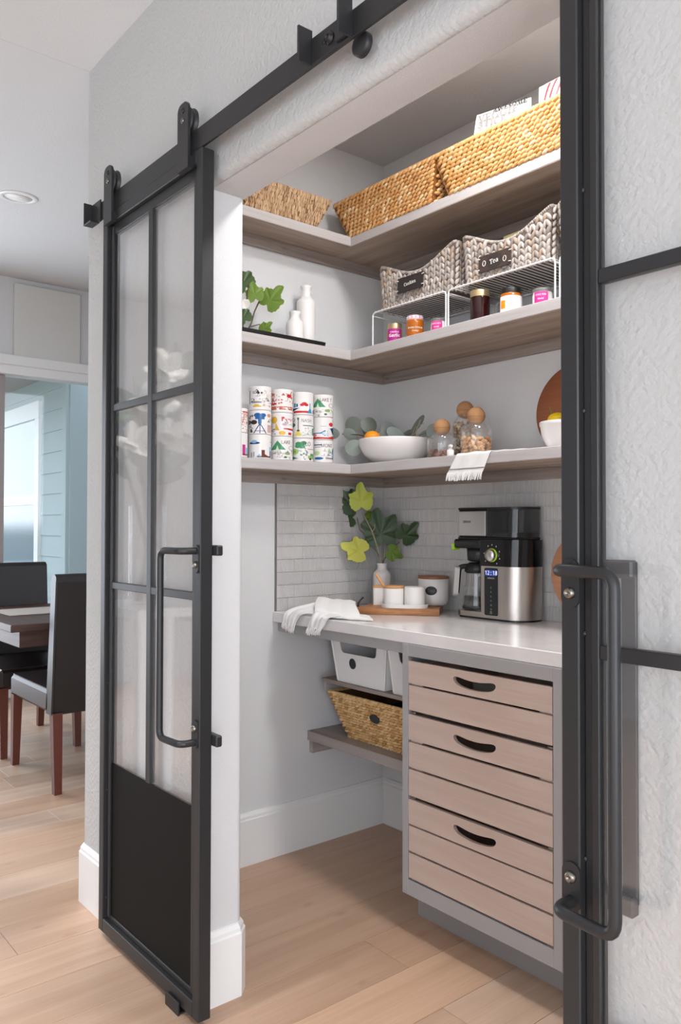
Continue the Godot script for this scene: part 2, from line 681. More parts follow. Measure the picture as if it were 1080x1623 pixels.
func build_walls() -> void:
	# pantry shell
	var wb := struct("wall_rear", boxed(Vector3(-0.106, -0.01, -0.12), Vector3(2.6, CEIL_Y + 0.1, 0)), M.pantry, "smooth pale grey rear wall of the pantry behind the shelves and coffee machine", "wall")
	var wl := struct("wall_left", boxed(Vector3(-0.106, -0.01, 0), Vector3(0, CEIL_Y + 0.1, JAMB_Z + 0.001)), M.pantry, "smooth pale grey left wall of the pantry behind the stacked mugs", "wall")
	struct("wall_right", boxed(Vector3(2.45, -0.01, 0), Vector3(2.6, CEIL_Y + 0.1, JAMB_Z)), M.pantry, "smooth pale grey right wall of the pantry, hidden behind the right barn door", "wall")
	# front wall: left pier with rounded corners (plan drawn as x, -z)
	var r := 0.02
	var p := PackedVector2Array([Vector2(-0.106, -JAMB_Z)])
	p.append_array(arc(Vector2(JAMB_X - r, -JAMB_Z - r), r, PI / 2, 0))
	p.append_array(arc(Vector2(JAMB_X - r, -WALL_Z + r), r, 0, -PI / 2))
	p.append_array(arc(Vector2(-0.106 + r * 0.4, -WALL_Z + r * 0.4), r * 0.4, -PI / 2, -PI))
	var b := MB.new()
	b.xf = upright()
	b.prism(p, -0.01, HEAD_Y, true)
	var pier := struct("wall_front", b.done(), M.wall, "white painted front wall beside and above the pantry opening, carrying the barn door track", "wall")
	# textured skin of the front wall, with the header's rounded lower edge
	b = MB.new()
	b.span(Vector3(-0.098, 0, WALL_Z - 0.02), Vector3(JAMB_X - 0.02, HEAD_Y + 0.02, WALL_Z + 0.0015))
	b.span(Vector3(-0.106, HEAD_Y + 0.02, WALL_Z - 0.02), Vector3(OPEN_X + 0.02, CEIL_Y + 0.05, WALL_Z + 0.0015))
	part(pier, "plaster", b.done(), M.wall_rough)
	var h := PackedVector2Array()   # drawn as (z, y), extruded along x
	h.append(Vector2(JAMB_Z, CEIL_Y + 0.05))
	h.append_array(arc(Vector2(JAMB_Z + 0.006, HEAD_Y + 0.006), 0.006, PI, PI * 1.5))
	h.append_array(arc(Vector2(WALL_Z + 0.0015 - 0.024, HEAD_Y + 0.024), 0.024, PI * 1.5, TAU))
	h.append(Vector2(WALL_Z + 0.0015, CEIL_Y + 0.05))
	b = MB.new()
	b.xf = Transform3D(Basis(Vector3(0, 0, 1), Vector3(0, 1, 0), Vector3(-1, 0, 0)), Vector3.ZERO)
	b.prism(h, -OPEN_X - 0.02, -JAMB_X + 0.02, true)
	part(pier, "header", b.done(), M.wall)
	b = MB.new()
	b.xf = Transform3D(Basis(Vector3(0, 0, 1), Vector3(0, 1, 0), Vector3(-1, 0, 0)), Vector3.ZERO)
	var h2 := PackedVector2Array()
	h2.append(Vector2(WALL_Z - 0.03, CEIL_Y + 0.05))
	h2.append(Vector2(WALL_Z - 0.03, HEAD_Y + 0.01))
	h2.append_array(arc(Vector2(WALL_Z + 0.003 - 0.024, HEAD_Y + 0.024), 0.024, PI * 1.53, TAU, 7))
	h2.append(Vector2(WALL_Z + 0.003, CEIL_Y + 0.05))
	b.prism(h2, -OPEN_X - 0.02, -JAMB_X + 0.02, true)
	part(pier, "plaster", b.done(), M.wall_rough)
	b = MB.new()
	b.span(Vector3(-0.106, HEAD_Y, JAMB_Z), Vector3(JAMB_X - 0.019, CEIL_Y + 0.05, WALL_Z - 0.001))
	part(pier, "pier_top", b.done(), M.wall)
	b = MB.new()
	b.span(Vector3(OPEN_X + 0.02, -0.01, JAMB_Z), Vector3(5.3, CEIL_Y + 0.05, WALL_Z + 0.0015))
	part(pier, "right_pier", b.done(), M.wall_rough)
	# other walls of the room, mostly out of view
	struct("wall_dining", boxed(Vector3(-3.6, -0.01, -1.12), Vector3(-0.106, 3.3, -1.0)), M.wall, "white rear wall of the dining corner, hidden behind the wall's end", "wall")
	struct("wall_east", boxed(Vector3(5.2, -0.01, 1.2), Vector3(5.32, 3.3, 5.1)), M.wall, "white side wall of the main room behind the camera", "wall")
	struct("wall_south", boxed(Vector3(-3.6, -0.01, 5.0), Vector3(5.32, 3.3, 5.12)), M.wall, "white wall of the main room behind the camera", "wall")
	# west wall with the sliding glass door
	var ww := struct("wall_west", boxed(Vector3(-3.62, 2.4, -1.12), Vector3(-3.5, 3.3, 5.1)), M.wall, "white dining wall above the sliding glass door", "wall")
	part(ww, "wall_below", boxed(Vector3(-3.62, -0.01, 1.1), Vector3(-3.5, 2.4, 5.1)), M.wall)
	part(ww, "wall_below", boxed(Vector3(-3.62, -0.01, -1.12), Vector3(-3.5, 2.4, -0.75)), M.wall)
	part(ww, "blind_box", boxed(Vector3(-3.5, 2.44, -0.05), Vector3(-3.47, 3.0, 0.44), 0.004), mat("cfcdc8", 0.8))
	var d := thing("sliding_door", "sliding glass patio door with white frame in the dining corner, the porch seen through it", "door", Vector3(-3.5, 0, 0))
	d.name = "door_1"
	d.set_meta("kind", "structure")
	part(d, "head_track", boxed(Vector3(-0.1, 2.33, -0.75), Vector3(0.03, 2.4, 1.1), 0.004), M.trim)
	part(d, "head_trim", boxed(Vector3(-0.02, 2.395, -0.85), Vector3(0.045, 2.47, 1.2), 0.006), M.trim)
	part(d, "sill", boxed(Vector3(-0.1, 0, -0.75), Vector3(0.03, 0.11, 1.1), 0.004), M.trim)
	part(d, "stile", boxed(Vector3(-0.08, 0.11, 0.485), Vector3(-0.02, 2.33, 0.62), 0.004), mat("978c88", 0.3))
	part(d, "stile", boxed(Vector3(-0.08, 0.11, -0.75), Vector3(-0.02, 2.33, -0.62), 0.004), M.trim)
	part(d, "pane", boxed(Vector3(-0.055, 0.11, -0.62), Vector3(-0.049, 2.33, 0.485)), M.glass)
	part(d, "pane", boxed(Vector3(-0.075, 0.11, 0.62), Vector3(-0.069, 2.33, 1.1)), M.glass)
	# ceilings
	struct("ceiling", boxed(Vector3(-0.106, CEIL_Y, -0.12), Vector3(5.3, CEIL_Y + 0.12, 5.1)), M.ceiling, "flat white ceiling of the room and pantry", "ceiling")
	b = MB.new()
	b.prism(PackedVector2Array([Vector2(-0.107, CEIL_Y), Vector2(-0.107, CEIL_Y + 0.12), Vector2(-3.6, 3.19), Vector2(-3.6, 3.047)]), -1.1, 5.1)
	struct("ceiling_dining", b.done(), M.ceiling, "white dining ceiling rising gently towards the patio door", "ceiling")
	# tiles on the two walls behind the counter
	var rows := 10
	var y0 := COUNTER
	var th := (1.396 + 0.004 - y0) / rows
	for w in 2:
		var end := 0.553 if w == 0 else 2.4
		var rr := 0
		for row in rows:
			var s: float = [0.0, -0.1, -0.03, 0.0, -0.14, -0.07][rng.randi() % 6]
			if w == 0:
				s -= 0.03
			while s < end:
				var a := maxf(s, 0.009 if w == 1 else 0.0)
				var e := minf(s + 0.2, end)
				s += 0.2
				if e - a < 0.012:
					continue
				var m: Material = M.tile[rng.randi() % 3]
				var mesh := tile_mesh(e - a - 0.0012, th - 0.0013)
				var yy := y0 + (row + 0.5) * th
				var pos := Vector3((a + e) / 2, yy, 0.0) if w == 1 else Vector3(0.0, yy, (a + e) / 2)
				part(wb if w == 1 else wl, "tile", mesh, m, Transform3D(Basis(Vector3.UP, 0.0 if w == 1 else PI / 2), pos))
			rr += 1
	part(wl, "tile_edge", boxed(Vector3(0, COUNTER, 0.553), Vector3(0.009, 1.397, 0.557)), mat("8d8b89", 0.4, 0.6))
	# baseboards
	baseboard("baseboard_left", [Vector2(0, 0), Vector2(0, JAMB_Z)], "tall white baseboard along the pantry's left wall")
	baseboard("baseboard_rear", [Vector2(2.4, 0), Vector2(0, 0)], "tall white baseboard along the pantry's rear wall under the low shelf")
	baseboard("baseboard_front", [Vector2(JAMB_X - 0.12, JAMB_Z), Vector2(JAMB_X - 0.02, JAMB_Z), Vector2(JAMB_X, JAMB_Z + 0.02), Vector2(JAMB_X, WALL_Z - 0.02), Vector2(JAMB_X - 0.02, WALL_Z), Vector2(-0.1, WALL_Z), Vector2(-0.106, WALL_Z - 0.006), Vector2(-0.106, -0.9)], "tall white baseboard wrapping the wall end at the pantry opening")
	baseboard("baseboard_front_right", [Vector2(5.2, WALL_Z), Vector2(OPEN_X + 0.05, WALL_Z)], "tall white baseboard under the right barn door")


func tile_mesh(w: float, h: float) -> ArrayMesh:
	var key := "tile%.3f_%.3f" % [w, h]
	if cache.has(key):
		return cache[key]
	# vertical half-round ribs about 6 mm wide
	var n := maxi(1, int(round(w / 0.0062)))
	var p := PackedVector2Array()
	var step := w / n
	for i in n:
		var x := -w / 2 + i * step
		p.append(Vector2(x + 0.0003, -0.0058))
		p.append(Vector2(x + step * 0.24, -0.0082))
		p.append(Vector2(x + step * 0.76, -0.0082))
		p.append(Vector2(x + step - 0.0003, -0.0058))
	p.append(Vector2(w / 2, 0))
	p.append(Vector2(-w / 2, 0))
	var b := MB.new()
	b.xf = upright()
	b.prism(p, -h / 2, h / 2)
	var m := b.done()
	cache[key] = m
	return m


# a moulded board along a path in plan (x, z), standing out on the path's left-hand side
func baseboard(called: String, path: Array, label: String) -> void:
	var pr := [Vector2(0, 0), Vector2(0.017, 0), Vector2(0.017, 0.163), Vector2(0.0135, 0.167), Vector2(0.0125, 0.176), Vector2(0.006, 0.186), Vector2(0, 0.187)]
	var offs := []
	for i in path.size():
		var d0: Vector2 = (path[i] - path[i - 1]).normalized() if i > 0 else (path[1] - path[0]).normalized()
		var d1: Vector2 = (path[i + 1] - path[i]).normalized() if i < path.size() - 1 else d0
		var n0 := Vector2(d0.y, -d0.x)
		var n1 := Vector2(d1.y, -d1.x)
		var nn := (n0 + n1).normalized()
		offs.append(nn / maxf(nn.dot(n0), 0.3))
	var b := MB.new()
	for i in path.size() - 1:
		for k in pr.size() - 1:
			var q := []
			for e in [[i, k], [i + 1, k], [i + 1, k + 1], [i, k + 1]]:
				var xz: Vector2 = path[e[0]] + offs[e[0]] * pr[e[1]].x
				q.append(Vector3(xz.x, pr[e[1]].y, xz.y))
			b.quad(q[0], q[3], q[2], q[1])
	struct(called, b.done(), M.trim, label, "baseboard")


func build_outside() -> void:
	struct("ground", boxed(Vector3(-30, -0.3, -25), Vector3(-3.62, -0.12, 25)), M.concrete, "pale porch paving outside the patio door", "ground")
	var w := struct("wall_porch", boxed(Vector3(-12, -0.12, -0.75), Vector3(-5.2, 3.4, -0.62)), M.siding, "blue grey clapboard wall of the porch with a white sash window", "wall")
	var i := 0
	while i * 0.21 < 3.0:
		var y := -0.12 + i * 0.21
		var b := MB.new()
		b.face([Vector3(-12, y, -0.6), Vector3(-5.27, y, -0.6), Vector3(-5.27, y + 0.215, -0.613), Vector3(-12, y + 0.215, -0.613)], Vector3(-8, y + 0.1, -1))
		b.face([Vector3(-12, y, -0.6), Vector3(-5.27, y, -0.6), Vector3(-5.27, y, -0.62), Vector3(-12, y, -0.62)], Vector3(-8, y + 0.1, -0.6))
		part(w, "clapboard", b.done(), M.siding)
		i += 1
	part(w, "corner_board", boxed(Vector3(-5.29, -0.12, -0.66), Vector3(-5.18, 3.0, -0.585), 0.003), M.siding)
	part(w, "corner_board", boxed(Vector3(-5.21, -0.12, -0.95), Vector3(-5.165, 3.0, -0.62), 0.003), M.siding)
	var w2 := struct("wall_porch_return", boxed(Vector3(-6, -0.12, -1.3), Vector3(-3.4, 3.4, -1.16)), M.siding, "blue grey clapboard return wall beside the porch corner", "wall")
	i = 0
	while i * 0.21 < 3.0:
		var y := -0.12 + i * 0.21
		var b := MB.new()
		b.face([Vector3(-5.6, y, -1.14), Vector3(-3.4, y, -1.14), Vector3(-3.4, y + 0.215, -1.153), Vector3(-5.6, y + 0.215, -1.153)], Vector3(-5, y + 0.1, -1.6))
		b.face([Vector3(-5.6, y, -1.14), Vector3(-3.4, y, -1.14), Vector3(-3.4, y, -1.16), Vector3(-5.6, y, -1.16)], Vector3(-5, y + 0.1, -1.1))
		part(w2, "clapboard", b.done(), M.siding)
		i += 1
	var s := struct("ceiling_porch", boxed(Vector3(-7.4, 2.76, -0.62), Vector3(-3.62, 2.9, 0.7)), M.soffit, "beige porch ceiling outside the patio door", "ceiling")
	part(s, "fascia", boxed(Vector3(-7.5, 2.7, -0.62), Vector3(-7.4, 2.95, 0.7)), M.white_paint)
	# the white sash window in the porch wall
	var o := thing("window", "white framed double hung window in the blue clapboard porch wall", "window", Vector3(-6.75, 0, -0.6))
	o.name = "window_1"
	o.set_meta("kind", "structure")
	part(o, "head_casing", boxed(Vector3(-0.9, 2.36, -0.03), Vector3(0.85, 2.54, 0.035), 0.003), M.white_paint)
	part(o, "side_casing", boxed(Vector3(0.72, 0.55, -0.03), Vector3(0.84, 2.36, 0.03), 0.003), M.white_paint)
	part(o, "side_casing", boxed(Vector3(-0.84, 0.55, -0.03), Vector3(-0.72, 2.36, 0.03), 0.003), M.white_paint)
	part(o, "meeting_rail", boxed(Vector3(-0.72, 1.46, -0.02), Vector3(0.72, 1.56, 0.025), 0.003), M.white_paint)
	part(o, "bottom_sill", boxed(Vector3(-0.88, 0.5, -0.03), Vector3(0.88, 0.6, 0.05), 0.003), M.white_paint)
	var pane := mat("6f8796", 0.03, 0.0, 0.5)
	part(o, "pane", boxed(Vector3(-0.72, 1.56, 0.004), Vector3(0.72, 2.36, 0.01)), pane)
	part(o, "pane", boxed(Vector3(-0.72, 0.6, 0.002), Vector3(0.72, 1.46, 0.008)), pane)
	# a garden hedge beyond, which the window reflects
	var leaf := MB.new()
	leaf.ball(Vector3.ZERO, Vector3(1, 0.35, 1), 6, 4)
	var spots := []
	var tints := []
	for n in 1500:
		var p := Vector3(rng.randf_range(-9, 9), rng.randf_range(0.1, 4.2), rng.randfn(0.0, 0.45))
		spots.append(Transform3D(Basis.from_euler(Vector3(rng.randf() * 3, rng.randf() * 6, rng.randf() * 3)).scaled(Vector3.ONE * rng.randf_range(0.08, 0.22)), p))
		tints.append(Color(0.10, 0.2, 0.05).lerp(Color(0.35, 0.5, 0.16), rng.randf()))
	var hd := thing("hedge", "leafy green garden hedge outside, reflected in the porch window", "hedge", Vector3(-11, -0.12, 6.5))
	swarm(hd, "foliage", leaf.done(), M.weave, spots, tints)


func build_shelves() -> void:
	var i := 0
	var names := ["top", "middle", "lowest"]
	for y in [S1, S2, S3]:
		var o := thing("shelf", "%s corner shelf of grey stained wood wrapping two pantry walls" % names[i], "shelf", Vector3(0, y, 0), "")
		# board along the rear wall, its mitre at the inner corner
		var b := MB.new()
		b.span(Vector3(0, -SHELF_T + 0.0012, 0), Vector3(2.44, 0, SZ), 0.002)
		part(o, "rear_board", b.done(), M.shelf)
		b = MB.new()
		b.span(Vector3(-(JAMB_Z - SZ) / 2, -SHELF_T + 0.0012, -SX / 2), Vector3((JAMB_Z - SZ) / 2, 0, SX / 2), 0.002)
		part(o, "side_board", b.done(), M.shelf, at(SX / 2, 0, (JAMB_Z + SZ) / 2, PI / 2))
		part(o, "underside_shade", boxed(Vector3(0.001, -SHELF_T, 0.001), Vector3(2.44, -SHELF_T + 0.0014, SZ - 0.001)), M.under)  # thin sheet carrying the painted shade below the board
		part(o, "underside_shade", boxed(Vector3(-(JAMB_Z - SZ) / 2, -SHELF_T, -SX / 2 + 0.001), Vector3((JAMB_Z - SZ) / 2, -SHELF_T + 0.0014, SX / 2 - 0.001)), M.under, at(SX / 2, 0, (JAMB_Z + SZ) / 2, PI / 2))
		b = MB.new()
		b.span(Vector3(0, -SHELF_T - 0.0385, 0), Vector3(2.44, -SHELF_T, 0.019), 0.001)
		part(o, "cleat", b.done(), M.cleat)
		b = MB.new()
		b.span(Vector3(-(JAMB_Z - 0.019) / 2, -SHELF_T - 0.0385, -0.0095), Vector3((JAMB_Z - 0.019) / 2, -SHELF_T, 0.0095), 0.001)
		part(o, "cleat", b.done(), M.cleat, at(0.0095, 0, (JAMB_Z + 0.019) / 2, PI / 2))
		i += 1
	# low shelf under the counter
	var o := thing("shelf", "low grey shelf below the counter holding the woven basket", "shelf", Vector3(0, 0.442, 0))
	part(o, "board", boxed(Vector3(0, -0.036, 0), Vector3(0.705, 0, 0.40), 0.0015), M.low_shelf)
	part(o, "cleat", boxed(Vector3(-0.19, -0.085, -0.011), Vector3(0.19, -0.036, 0.011), 0.001), M.low_shelf, at(0.011, 0, 0.2, PI / 2))


func build_cabinet() -> void:
	# the stone worktop
	var top := MB.new()
	top.span(Vector3(0.001, 0.875, 0.0), Vector3(2.44, COUNTER, 0.5646), 0.0025)
	single("countertop", top.done(), M.counter, "glossy white stone countertop running along the pantry's rear wall", "countertop")
	var o := thing("base_cabinet", "grey base cabinet frame under the white counter holding three slatted crates", "cabinet", Vector3.ZERO)
	# apron under the open left part
	part(o, "apron", boxed(Vector3(0.005, 0.838, 0.52), Vector3(0.706, 0.8745, 0.542), 0.001), M.cabinet)
	var x0 := 0.706
	var x1 := 1.284
	part(o, "side_panel", boxed(Vector3(x0, 0.1147, 0.02), Vector3(x0 + 0.018, 0.8745, CAB_Z - 0.019)), M.cabinet)
	part(o, "side_panel", boxed(Vector3(x1 - 0.018, 0.1147, 0.02), Vector3(x1, 0.8745, CAB_Z - 0.019)), M.cabinet)
	part(o, "bottom_panel", boxed(Vector3(x0 + 0.018, 0.1147, 0.02), Vector3(x1 - 0.018, 0.135, CAB_Z - 0.019)), M.cabinet)
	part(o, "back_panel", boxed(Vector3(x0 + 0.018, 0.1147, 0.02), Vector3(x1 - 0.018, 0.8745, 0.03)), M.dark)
	part(o, "stile", boxed(Vector3(x0, 0.1147, CAB_Z - 0.019), Vector3(x0 + 0.0245, 0.8745, CAB_Z), 0.001), M.cabinet)
	part(o, "stile", boxed(Vector3(x1 - 0.026, 0.1147, CAB_Z - 0.019), Vector3(x1, 0.8745, CAB_Z), 0.001), M.cabinet)
	part(o, "top_rail", boxed(Vector3(x0 + 0.0245, 0.838, CAB_Z - 0.019), Vector3(x1 - 0.026, 0.8745, CAB_Z), 0.001), M.cabinet)
	part(o, "bottom_rail", boxed(Vector3(x0 + 0.0245, 0.1147, CAB_Z - 0.019), Vector3(x1 - 0.026, 0.1615, CAB_Z), 0.001), M.cabinet)
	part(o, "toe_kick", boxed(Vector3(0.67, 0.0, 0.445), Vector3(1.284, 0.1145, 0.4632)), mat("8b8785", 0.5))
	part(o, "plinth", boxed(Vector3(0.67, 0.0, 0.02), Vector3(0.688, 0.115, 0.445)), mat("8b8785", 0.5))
	for yy in [0.6665, 0.4095, 0.164]:
		for sx in [0.738, 1.236]:
			part(o, "slide_bracket", boxed(Vector3(sx, yy - 0.003, CAB_Z - 0.03), Vector3(sx + 0.016, yy + 0.003, CAB_Z - 0.008), 0.001), M.steel)
	# next cabinet along, behind the right door
	var n := thing("base_cabinet", "grey base cabinet next to the crate cabinet, behind the right barn door", "cabinet", Vector3(x1 + 0.001, 0, 0))
	part(n, "side_panel", boxed(Vector3(0, 0.1147, 0.02), Vector3(0.018, 0.8745, CAB_Z)), M.cabinet)
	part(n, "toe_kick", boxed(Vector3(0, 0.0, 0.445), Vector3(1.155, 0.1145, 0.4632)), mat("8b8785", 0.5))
	part(n, "drawer_front", boxed(Vector3(0.03, 0.14, CAB_Z - 0.02), Vector3(1.14, 0.86, CAB_Z), 0.002), M.cabinet)
	part(n, "body", boxed(Vector3(0.018, 0.1147, 0.02), Vector3(1.15, 0.8745, CAB_Z - 0.021)), M.cabinet)
	# three crates: slat heights from the photograph
	var groups := [[[0.757, 0.824, true], [0.6745, 0.7506, false]], [[0.586, 0.662, true], [0.502, 0.578, false], [0.416, 0.496, false]], [[0.331, 0.405, true], [0.249, 0.325, false], [0.1676, 0.243, false]]]
	var which := ["top", "middle", "bottom"]
	for g in 3:
		var c := thing("slatted_crate", "%s pinkish wood slatted crate with curved hand slot in the grey cabinet" % which[g], "crate", Vector3(0.9945, 0, CAB_Z - 0.012), "slatted crates in the grey cabinet")
		var lo := 9.0
		var hi := 0.0
		for s in groups[g]:
			lo = minf(lo, s[0])
			hi = maxf(hi, s[1])
			var h: float = s[1] - s[0]
			var mesh := slot_slat(0.523, h) if s[2] else boxed(Vector3(-0.2615, -h / 2, 0), Vector3(0.2615, h / 2, 0.012), 0.0015)
			part(c, "slat", mesh, M.slat, Transform3D(Basis(), Vector3(0, (s[0] + s[1]) / 2, 0)))
		for sd in [-1.0, 1.0]:
			part(c, "side", boxed(Vector3(sd * 0.2615 - (0.012 if sd > 0 else 0.0), lo, -0.4), Vector3(sd * 0.2615 + (0.012 if sd < 0 else 0.0), hi - 0.012, 0)), M.slat)
			part(c, "corner_post", boxed(Vector3(sd * 0.232 - 0.018, lo, -0.016), Vector3(sd * 0.232 + 0.018, hi - 0.004, 0)), M.slat)
		part(c, "bottom", boxed(Vector3(-0.25, lo + 0.002, -0.4), Vector3(0.25, lo + 0.008, -0.017)), M.slat)
		part(c, "back", boxed(Vector3(-0.25, lo, -0.41), Vector3(0.25, hi - 0.012, -0.4)), M.slat)
	# what shows through the top crate's hand slot
	var can := MB.new()
	can.lathe([Vector2(0, 0), Vector2(0.032, 0), Vector2(0.033, 0.003), Vector2(0.033, 0.085), Vector2(0.032, 0.088), Vector2(0, 0.088)], 24)
	single("tin_can", can.done(), M.tin, "dark red tin seen through the hand slot of the top crate", "tin", Transform3D(Basis(), Vector3(1.055, 0.683, 0.48)))
	var bag := MB.new()
	bag.box(Vector3(0, 0.055, 0), Vector3(0.09, 0.11, 0.05), 0.018)
	single("snack_packet", bag.done(), mat("6e6a66", 0.4), "grey packet behind the dark red tin in the top crate", "packet", Transform3D(Basis(), Vector3(0.955, 0.683, 0.47)))


# a crate slat with a sagging hand slot
func slot_slat(w: float, h: float) -> ArrayMesh:
	var up := PackedVector2Array()
	var dn := PackedVector2Array()
	var n := 14
	var a := 0.078
	var sag := func(x: float) -> float: return 0.006 - 0.011 * (1.0 - pow(absf(x) / a, 2.0))
	var half := func(x: float) -> float: return 0.0125 * sqrt(maxf(0.0, 1.0 - pow(absf(x) / a, 8.0)))
	up.append(Vector2(w / 2, 0.006))
	up.append(Vector2(w / 2, h / 2))
	up.append(Vector2(-w / 2, h / 2))
	up.append(Vector2(-w / 2, 0.006))
	dn.append(Vector2(w / 2, 0.006))
	dn.append(Vector2(w / 2, -h / 2))
	dn.append(Vector2(-w / 2, -h / 2))
	dn.append(Vector2(-w / 2, 0.006))
	for i in n + 1:
		var x := -a * cos(PI * i / n)
		up.append(Vector2(x, sag.call(x) + half.call(x)))
		dn.append(Vector2(x, sag.call(x) - half.call(x)))
	var b := MB.new()
	b.prism(up, 0, 0.012)
	b.prism(dn, 0, 0.012)
	return b.done()


func build_ceiling_lights() -> void:
	# the pantry's flush lamp, behind the header
	var em := mat("ffffff", 0.5)
	em.emission_enabled = true
	em.emission = Color("fff6ec")
	em.emission_energy_multiplier = 1.2
	lamp("ceiling_lamp", Vector3(1.0, CEIL_Y, 0.6), 0.13, 0.85, Color("fbf8f8"), em, "left round flush ceiling lamp inside the pantry, hidden by the header")
	lamp("ceiling_lamp", Vector3(1.75, CEIL_Y, 0.62), 0.13, 1.75, Color("fbf8f8"), em, "right added round flush ceiling lamp brightening the pantry, hidden by the header")  # second lamp, added to brighten the pantry's lower parts
	var cans := [[Vector3(0.78, CEIL_Y, 2.4), "in front of the left barn door"], [Vector3(2.6, CEIL_Y, 2.7), "in front of the right barn door"], [Vector3(1.2, CEIL_Y, 4.0), "by the far window, left one"], [Vector3(2.9, CEIL_Y, 4.0), "by the far window, right one"]]
	for q in cans:
		lamp("downlight", q[0], 0.07, 4.6, Color("f6f8ff"), em, "round recessed ceiling downlight out of the picture, " + q[1])
	# an added spot that brightens the bouquet for its mirror image
	var spot := thing("downlight", "added round recessed spot brightening the magnolia branches, left of the picture", "lamp", Vector3(-0.58, 2.8, 1.85))
	var sb := MB.new()
	sb.lathe([Vector2(0.06, -0.012), Vector2(0.08, -0.012), Vector2(0.082, 0), Vector2(0, 0)], 28)
	part(spot, "trim_ring", sb.done(), M.trim)
	sb = MB.new()
	sb.lathe([Vector2(0, -0.014), Vector2(0.06, -0.014), Vector2(0.06, -0.002), Vector2(0, -0.002)], 28)
	part(spot, "lamp_lens", sb.done(), em)
	var sp := SpotLight3D.new()
	sp.name = "downlight_spot"
	sp.spot_angle = 26.0
	sp.spot_angle_attenuation = 0.6
	sp.light_energy = 3.5
	sp.light_size = 0.05
	sp.spot_range = 8.0
	sp.shadow_enabled = true
	add_child(sp)
	sp.transform = Transform3D(Basis.looking_at(Vector3.DOWN, Vector3.FORWARD), Vector3(-0.58, 2.78, 1.85))
	# the unlit downlight seen in the dining ceiling
	var x := -1.62
	var y := CEIL_Y + (-0.107 - x) / 3.493 * 0.284
	var o := thing("downlight", "round white recessed downlight in the dining ceiling, at the photo's left edge", "downlight", Vector3(x, y, 1.0))
	o.rotation.z = -0.0811
	var b := MB.new()
	b.lathe([Vector2(0.066, -0.001), Vector2(0.095, -0.001), Vector2(0.092, -0.006), Vector2(0.07, -0.008), Vector2(0.066, -0.001)].map(func(q: Vector2) -> Vector2: return q), 32)
	part(o, "trim_ring", b.done(), M.trim)
	b = MB.new()
	b.lathe([Vector2(0, -0.003), Vector2(0.067, -0.003), Vector2(0.067, -0.001), Vector2(0, -0.001)], 32)
	part(o, "lens", b.done(), M.matte_white)


func lamp(called: String, p: Vector3, r: float, energy: float, c: Color, em: Material, label: String) -> void:
	var o := thing(called, label, "lamp", p, "ceiling lamps out of the picture" if called == "downlight" else "")
	var b := MB.new()
	b.lathe([Vector2(r, -0.012), Vector2(r + 0.02, -0.012), Vector2(r + 0.022, 0), Vector2(0, 0)], 28)
	part(o, "trim_ring", b.done(), M.trim)
	b = MB.new()
	b.lathe([Vector2(0, -0.014), Vector2(r, -0.014), Vector2(r, -0.002), Vector2(0, -0.002)], 28)
	part(o, "lamp_lens", b.done(), em)
	var down := Transform3D(Basis.looking_at(Vector3.DOWN, Vector3.FORWARD), p + Vector3(0, -0.02, 0))
	if called == "downlight":
		var s := SpotLight3D.new()
		s.name = called + "_spot"
		s.spot_angle = 40.0
		s.spot_angle_attenuation = 0.7
		s.light_energy = energy
		s.light_color = c
		s.light_size = r
		s.spot_range = 9.0
		s.shadow_enabled = true
		add_child(s, true)
		s.transform = down
		return
	var l := AreaLight3D.new()
	l.name = called + "_glow"
	l.area_size = Vector2(r * 1.8, r * 1.8)
	l.light_energy = energy
	l.light_color = c
	l.shadow_enabled = true
	l.area_range = 9.0
	add_child(l, true)
	l.transform = down


# ---------------------------------------------------------------- barn doors
const DZ0 := 1.266
const DZ1 := 1.301
const D_LO := 0.02
const D_HI := 2.179
const D_W := 0.604


